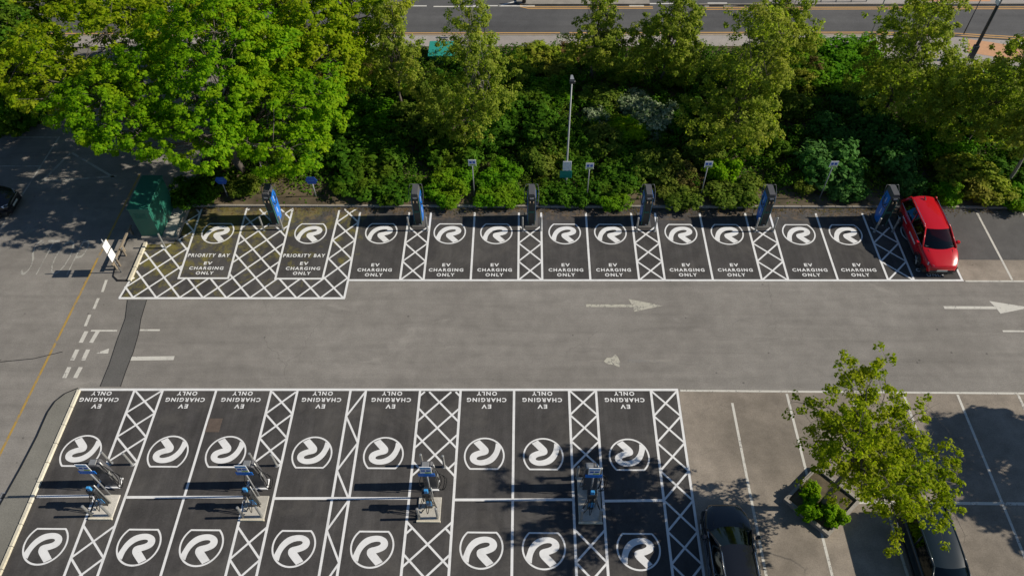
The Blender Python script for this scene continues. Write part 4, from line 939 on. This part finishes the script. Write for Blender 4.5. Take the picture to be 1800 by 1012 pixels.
SH = [('hedge', (782, 338), .4, 1.15, .65, 'clipped bright hedge clump left of the small hedge sign post'),
 ('hedge', (868, 336), .4, 1.25, .7, 'clipped bright hedge clump right of the small hedge sign post'),
 ('hedge', (800, 312), .5, 1.3, .8, 'bright green shrub directly behind the clipped hedge, left of its sign'),
 ('hedge', (880, 308), .5, 1.2, .8, 'bright green shrub directly behind the clipped hedge, right of its sign'),
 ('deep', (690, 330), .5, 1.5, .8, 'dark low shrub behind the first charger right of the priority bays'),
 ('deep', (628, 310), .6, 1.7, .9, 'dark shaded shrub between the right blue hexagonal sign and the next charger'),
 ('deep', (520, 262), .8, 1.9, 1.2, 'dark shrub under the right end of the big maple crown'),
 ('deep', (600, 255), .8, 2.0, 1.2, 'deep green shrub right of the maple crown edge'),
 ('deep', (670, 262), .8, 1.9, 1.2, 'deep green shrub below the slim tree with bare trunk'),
 ('hedge', (640, 200), .8, 1.8, 1.0, 'sunlit green shrub left of the bare lower trunk'),
 ('olive', (735, 215), .8, 1.7, 1.1, 'olive shrub right of the bare lower trunk'),
 ('brown', (640, 118), .7, 1.2, .9, 'brownish dry shrub between maple and slim tree'),
 ('brown', (560, 140), .7, 1.1, .9, 'brown shrub glimpsed through the maple crowns'),
 ('olive', (425, 325), .5, .95, .7, 'small olive bush left of the priority bay charger'),
 ('deep', (340, 335), .6, 1.4, 1.0, 'dark bush right of the green cabinet'),
 ('deep', (370, 320), .6, 1.2, .8, 'dark bush behind the left hexagonal sign'),
 ('yellow', (930, 100), .7, 1.7, .9, 'yellow green shrub beside the pavement, left of the slender tree'),
 ('yellow', (975, 110), .7, 1.5, .9, 'yellow brown shrub by the pavement just above the lamp head'),
 ('brown', (1000, 92), .5, 1.2, .7, 'brownish shrub by the pavement at the foot of the slender tree'),
 ('yellow', (905, 125), .6, 1.4, .8, 'yellow green shrub behind the full tree with pale stems'),
 ('hedge', (970, 155), .7, 1.6, .8, 'green shrub left of the lamp head in a patch of sun'),
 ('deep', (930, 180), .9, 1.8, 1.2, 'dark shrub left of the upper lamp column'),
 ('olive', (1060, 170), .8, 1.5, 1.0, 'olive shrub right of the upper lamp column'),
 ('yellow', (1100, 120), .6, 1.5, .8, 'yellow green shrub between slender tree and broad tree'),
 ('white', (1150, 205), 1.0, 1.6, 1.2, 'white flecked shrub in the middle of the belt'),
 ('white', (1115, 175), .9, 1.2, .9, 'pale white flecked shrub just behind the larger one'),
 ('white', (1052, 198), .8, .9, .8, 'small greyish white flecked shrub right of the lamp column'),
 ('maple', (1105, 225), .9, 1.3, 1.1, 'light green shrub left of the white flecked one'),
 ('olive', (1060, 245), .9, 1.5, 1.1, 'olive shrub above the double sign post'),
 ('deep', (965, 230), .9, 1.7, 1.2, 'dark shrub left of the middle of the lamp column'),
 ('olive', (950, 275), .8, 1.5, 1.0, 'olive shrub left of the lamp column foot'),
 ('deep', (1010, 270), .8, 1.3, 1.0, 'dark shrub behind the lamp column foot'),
 ('hedge', (900, 345), .4, .8, .5, 'bright low shrub left of the face-on charger'),
 ('deep', (970, 335), .5, 1.1, .7, 'low dark shrub right of the face-on charger'),
 ('deep', (1010, 345), .4, .9, .6, 'low dark shrub at the foot of the lamp column'),
 ('deep', (1075, 320), .6, 1.5, .9, 'dark shrub right of the post sign near the lamp column'),
 ('hedge', (1075, 348), .4, 1.1, .55, 'green low shrub along the kerb left of the fourth charger'),
 ('olive', (1150, 290), .8, 1.7, 1.1, 'olive shrub above the fourth charger'),
 ('deep', (1110, 280), .8, 1.5, 1.1, 'deep green shrub behind the fourth charger, left'),
 ('olive', (1195, 340), .5, 1.2, .7, 'olive low shrub left of the post sign beside the bright leafy shrub'),
 ('brown', (1205, 310), .5, .9, .8, 'reddish olive shrub behind that same post sign'),
 ('maple', (1268, 300), .8, 1.05, 1.1, 'vivid light green leafy shrub right of the post sign'),
 ('olive', (1285, 335), .5, 1.5, .8, 'olive shrub by the kerb left of the fifth charger'),
 ('olive', (1240, 262), .9, 1.5, 1.2, 'olive shrub above the vivid light green one'),
 ('deep', (1370, 240), .9, 1.3, 1.2, 'black green shrub right of the tallest tree'),
 ('blue', (1455, 285), 1.1, 2.15, 1.75, 'big round blue green shrub behind a small white sign'),
 ('blue', (1490, 325), .7, 1.35, 1.1, 'blue green bush at the front foot of the big round shrub'),
 ('olive', (1415, 320), .5, .8, .7, 'small dull bush left of the front of the big round shrub'),
 ('blue', (1575, 270), 1.1, 1.8, 1.6, 'dark blue green shrub behind the charger beside the red car'),
 ('blue', (1600, 320), .7, 1.0, 1.0, 'blue green bush directly left of the rear of the red car'),
 ('blue', (1540, 225), 1.2, 1.8, 1.5, 'shaded blue green shrub above the big round one'),
 ('blue', (1460, 215), 1.2, 1.5, 1.3, 'shaded shrub behind the big round one'),
 ('yellow', (1690, 300), .8, 1.7, 1.2, 'yellow green shrub behind the red car roof'),
 ('yellow', (1740, 330), .6, 1.5, .9, 'yellow green shrub by the kerb beyond the red car'),
 ('hedge', (1665, 340), .5, 1.0, .8, 'green bush right above the red car roof'),
 ('hedge', (1650, 250), .9, 1.6, 1.2, 'green shrub below the large tree near the right'),
 ('hedge', (1790, 350), .4, 1.0, .7, 'green low bush at the right end of the kerb'),
 ('deep', (1720, 215), .9, 1.9, 1.2, 'dark shrub under the right hand trees'),
 ('deep', (1790, 290), .8, 1.6, 1.0, 'dark shrub behind the bare grey trunk'),
 ('deep', (1700, 150), .9, 1.6, 1.1, 'dark shrub below the dark lamp post'),
 ('deep', (1770, 150), .9, 1.8, 1.1, 'dark shrub at the right edge by the tactile paving'),
 ('hedge', (1440, 100), .8, 2.1, 1.1, 'smooth dark green mound beside the far pavement, left one'),
 ('hedge', (1510, 95), .8, 2.0, 1.1, 'smooth dark green mound beside the far pavement, right one'),
 ('hedge', (1470, 135), .8, 1.9, 1.0, 'green shrub in front of the two mounds'),
 ('brown', (1435, 120), .7, .9, .9, 'brown topped shrub left of the mounds'),
 ('yellow', (1400, 140), .7, 1.2, 1.0, 'yellow green rounded shrub right of the tree over the road'),
 ('olive', (1390, 180), .9, 1.4, 1.2, 'rounded olive shrub between the tallest tree and the mounds'),
 ('blue', (1510, 170), 1.0, 1.8, 1.2, 'blue green shrub below the mounds'),
 ('olive', (1250, 130), .7, 1.5, 1.0, 'olive shrub near the pavement right of the broad tree'),
 ('yellow', (1190, 130), .7, 1.4, .9, 'yellow olive shrub at the foot of the broad tree'),
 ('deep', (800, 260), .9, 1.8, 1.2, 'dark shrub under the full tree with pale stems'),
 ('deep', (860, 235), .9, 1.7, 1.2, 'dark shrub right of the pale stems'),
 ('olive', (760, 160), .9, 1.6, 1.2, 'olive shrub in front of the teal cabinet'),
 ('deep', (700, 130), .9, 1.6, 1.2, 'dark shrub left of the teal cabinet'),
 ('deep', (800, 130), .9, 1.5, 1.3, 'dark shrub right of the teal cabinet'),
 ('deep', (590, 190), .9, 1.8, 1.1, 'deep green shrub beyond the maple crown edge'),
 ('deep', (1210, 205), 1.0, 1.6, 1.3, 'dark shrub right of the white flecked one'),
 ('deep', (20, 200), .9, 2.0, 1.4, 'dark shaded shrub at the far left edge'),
 ('maple', (1426, 862), .5, .46, .55, 'green bush at the upper left of the diamond planter'),
 ('maple', (1426, 896), .5, .52, .5, 'green bush at the lower left of the diamond planter'),
 ('maple', (1466, 902), .5, .55, .5, 'green bush at the bottom of the diamond planter')]
used_ = None
for s_ in SH:
    o = shrub(*s_)
    if 'planter' in s_[5]: o['group'] = 'bushes in the diamond planter'; o.location.z = .12
for k in src:
    for e_ in src[k]:
        if not e_[1]: bpy.data.objects.remove(e_[0])
# ground cover over the soil of the verge
rng = np.random.default_rng(77); N = 90000
x = rng.uniform(-18.5, 36, N); y = rng.uniform(30.6, 45.6, N)
dens = .5+.5*np.sin(x*.9+np.sin(y*1.3)*1.7)*np.sin(y*.8+1.3*np.sin(x*.6))
edge_ = np.clip((y-31.0)/1.2, .0, 1)
ok = (rng.random(N) < (.45+.6*dens)*(.10+.9*edge_)) & (y < 45.6-.0*x) & ~((x > 21) & (y > 43.2))
x, y = x[ok], y[ok]; z = .1+.32*rng.random(len(x))*(.4+dens[ok])*edge_[ok]
pts = np.stack([x, y, z], 1); nn = rng.normal(size=pts.shape)*.45+[0, 0, 1]
gc = leafmesh('ground_cover', pts, nn, .085, 'cover_leaf', rng); gc['kind'] = 'stuff'
tag(gc, 'low leafy ground cover filling the verge between the shrubs', 'ground cover')
for N, mt_, lb_, ht_ in ((2600, 'under_leaf', 'mixed leafy undergrowth between the shrubs of the verge', .75), (2300, 'deep_leaf', 'darker leafy shoots tangled between and over the verge shrubs', 1.1)):
  cx_ = rng.uniform(-18, 36, N); cy_ = rng.uniform(31.6, 45.2, N); f_ = np.sin(cx_*1.7+2*np.sin(cy_*.9))*np.sin(cy_*1.9+cx_*.4)
  ok = (f_ > -.35) & ~((cx_ > 20) & (cy_ > 42.8)) & ~((cx_ > -14.5) & (cx_ < -9) & (cy_ < 32.6)); cx_, cy_, f_ = cx_[ok], cy_[ok], f_[ok]
  n_ = len(cx_); k_ = 34; q_ = rng.normal(size=(n_, k_, 3)); q_ /= np.linalg.norm(q_, axis=2, keepdims=True); q_ *= rng.random((n_, k_, 1))**.4
  c_ = np.stack([cx_, cy_, 0.2+ht_*rng.random(n_)*(.6+.5*f_)], 1)[:, None]; pp_ = c_+q_*np.array([.3, .3, .26])
  ug = leafmesh('undergrowth', pp_.reshape(-1, 3), (q_*.8+[0, 0, .6]+rng.normal(size=q_.shape)*.3).reshape(-1, 3), .07, mt_, rng); ug['kind'] = 'stuff'
  tag(ug, lb_, 'undergrowth')
# grass and weeds on the sunlit verge edge and leaf litter by the kerb
N = 2600; x = rng.uniform(-18.3, 27, N); y = 30.35-np.abs(rng.normal(size=N))*.28; pts = np.stack([x, y, np.full(N, .018)], 1)
ll = leafmesh('leaf_litter', pts, rng.normal(size=pts.shape)*.08+[0, 0, 1], .035, 'brown_leaf', rng); ll['kind'] = 'stuff'
tag(ll, 'brown leaf litter gathered along the kerb at the head of the bays', 'leaf litter')
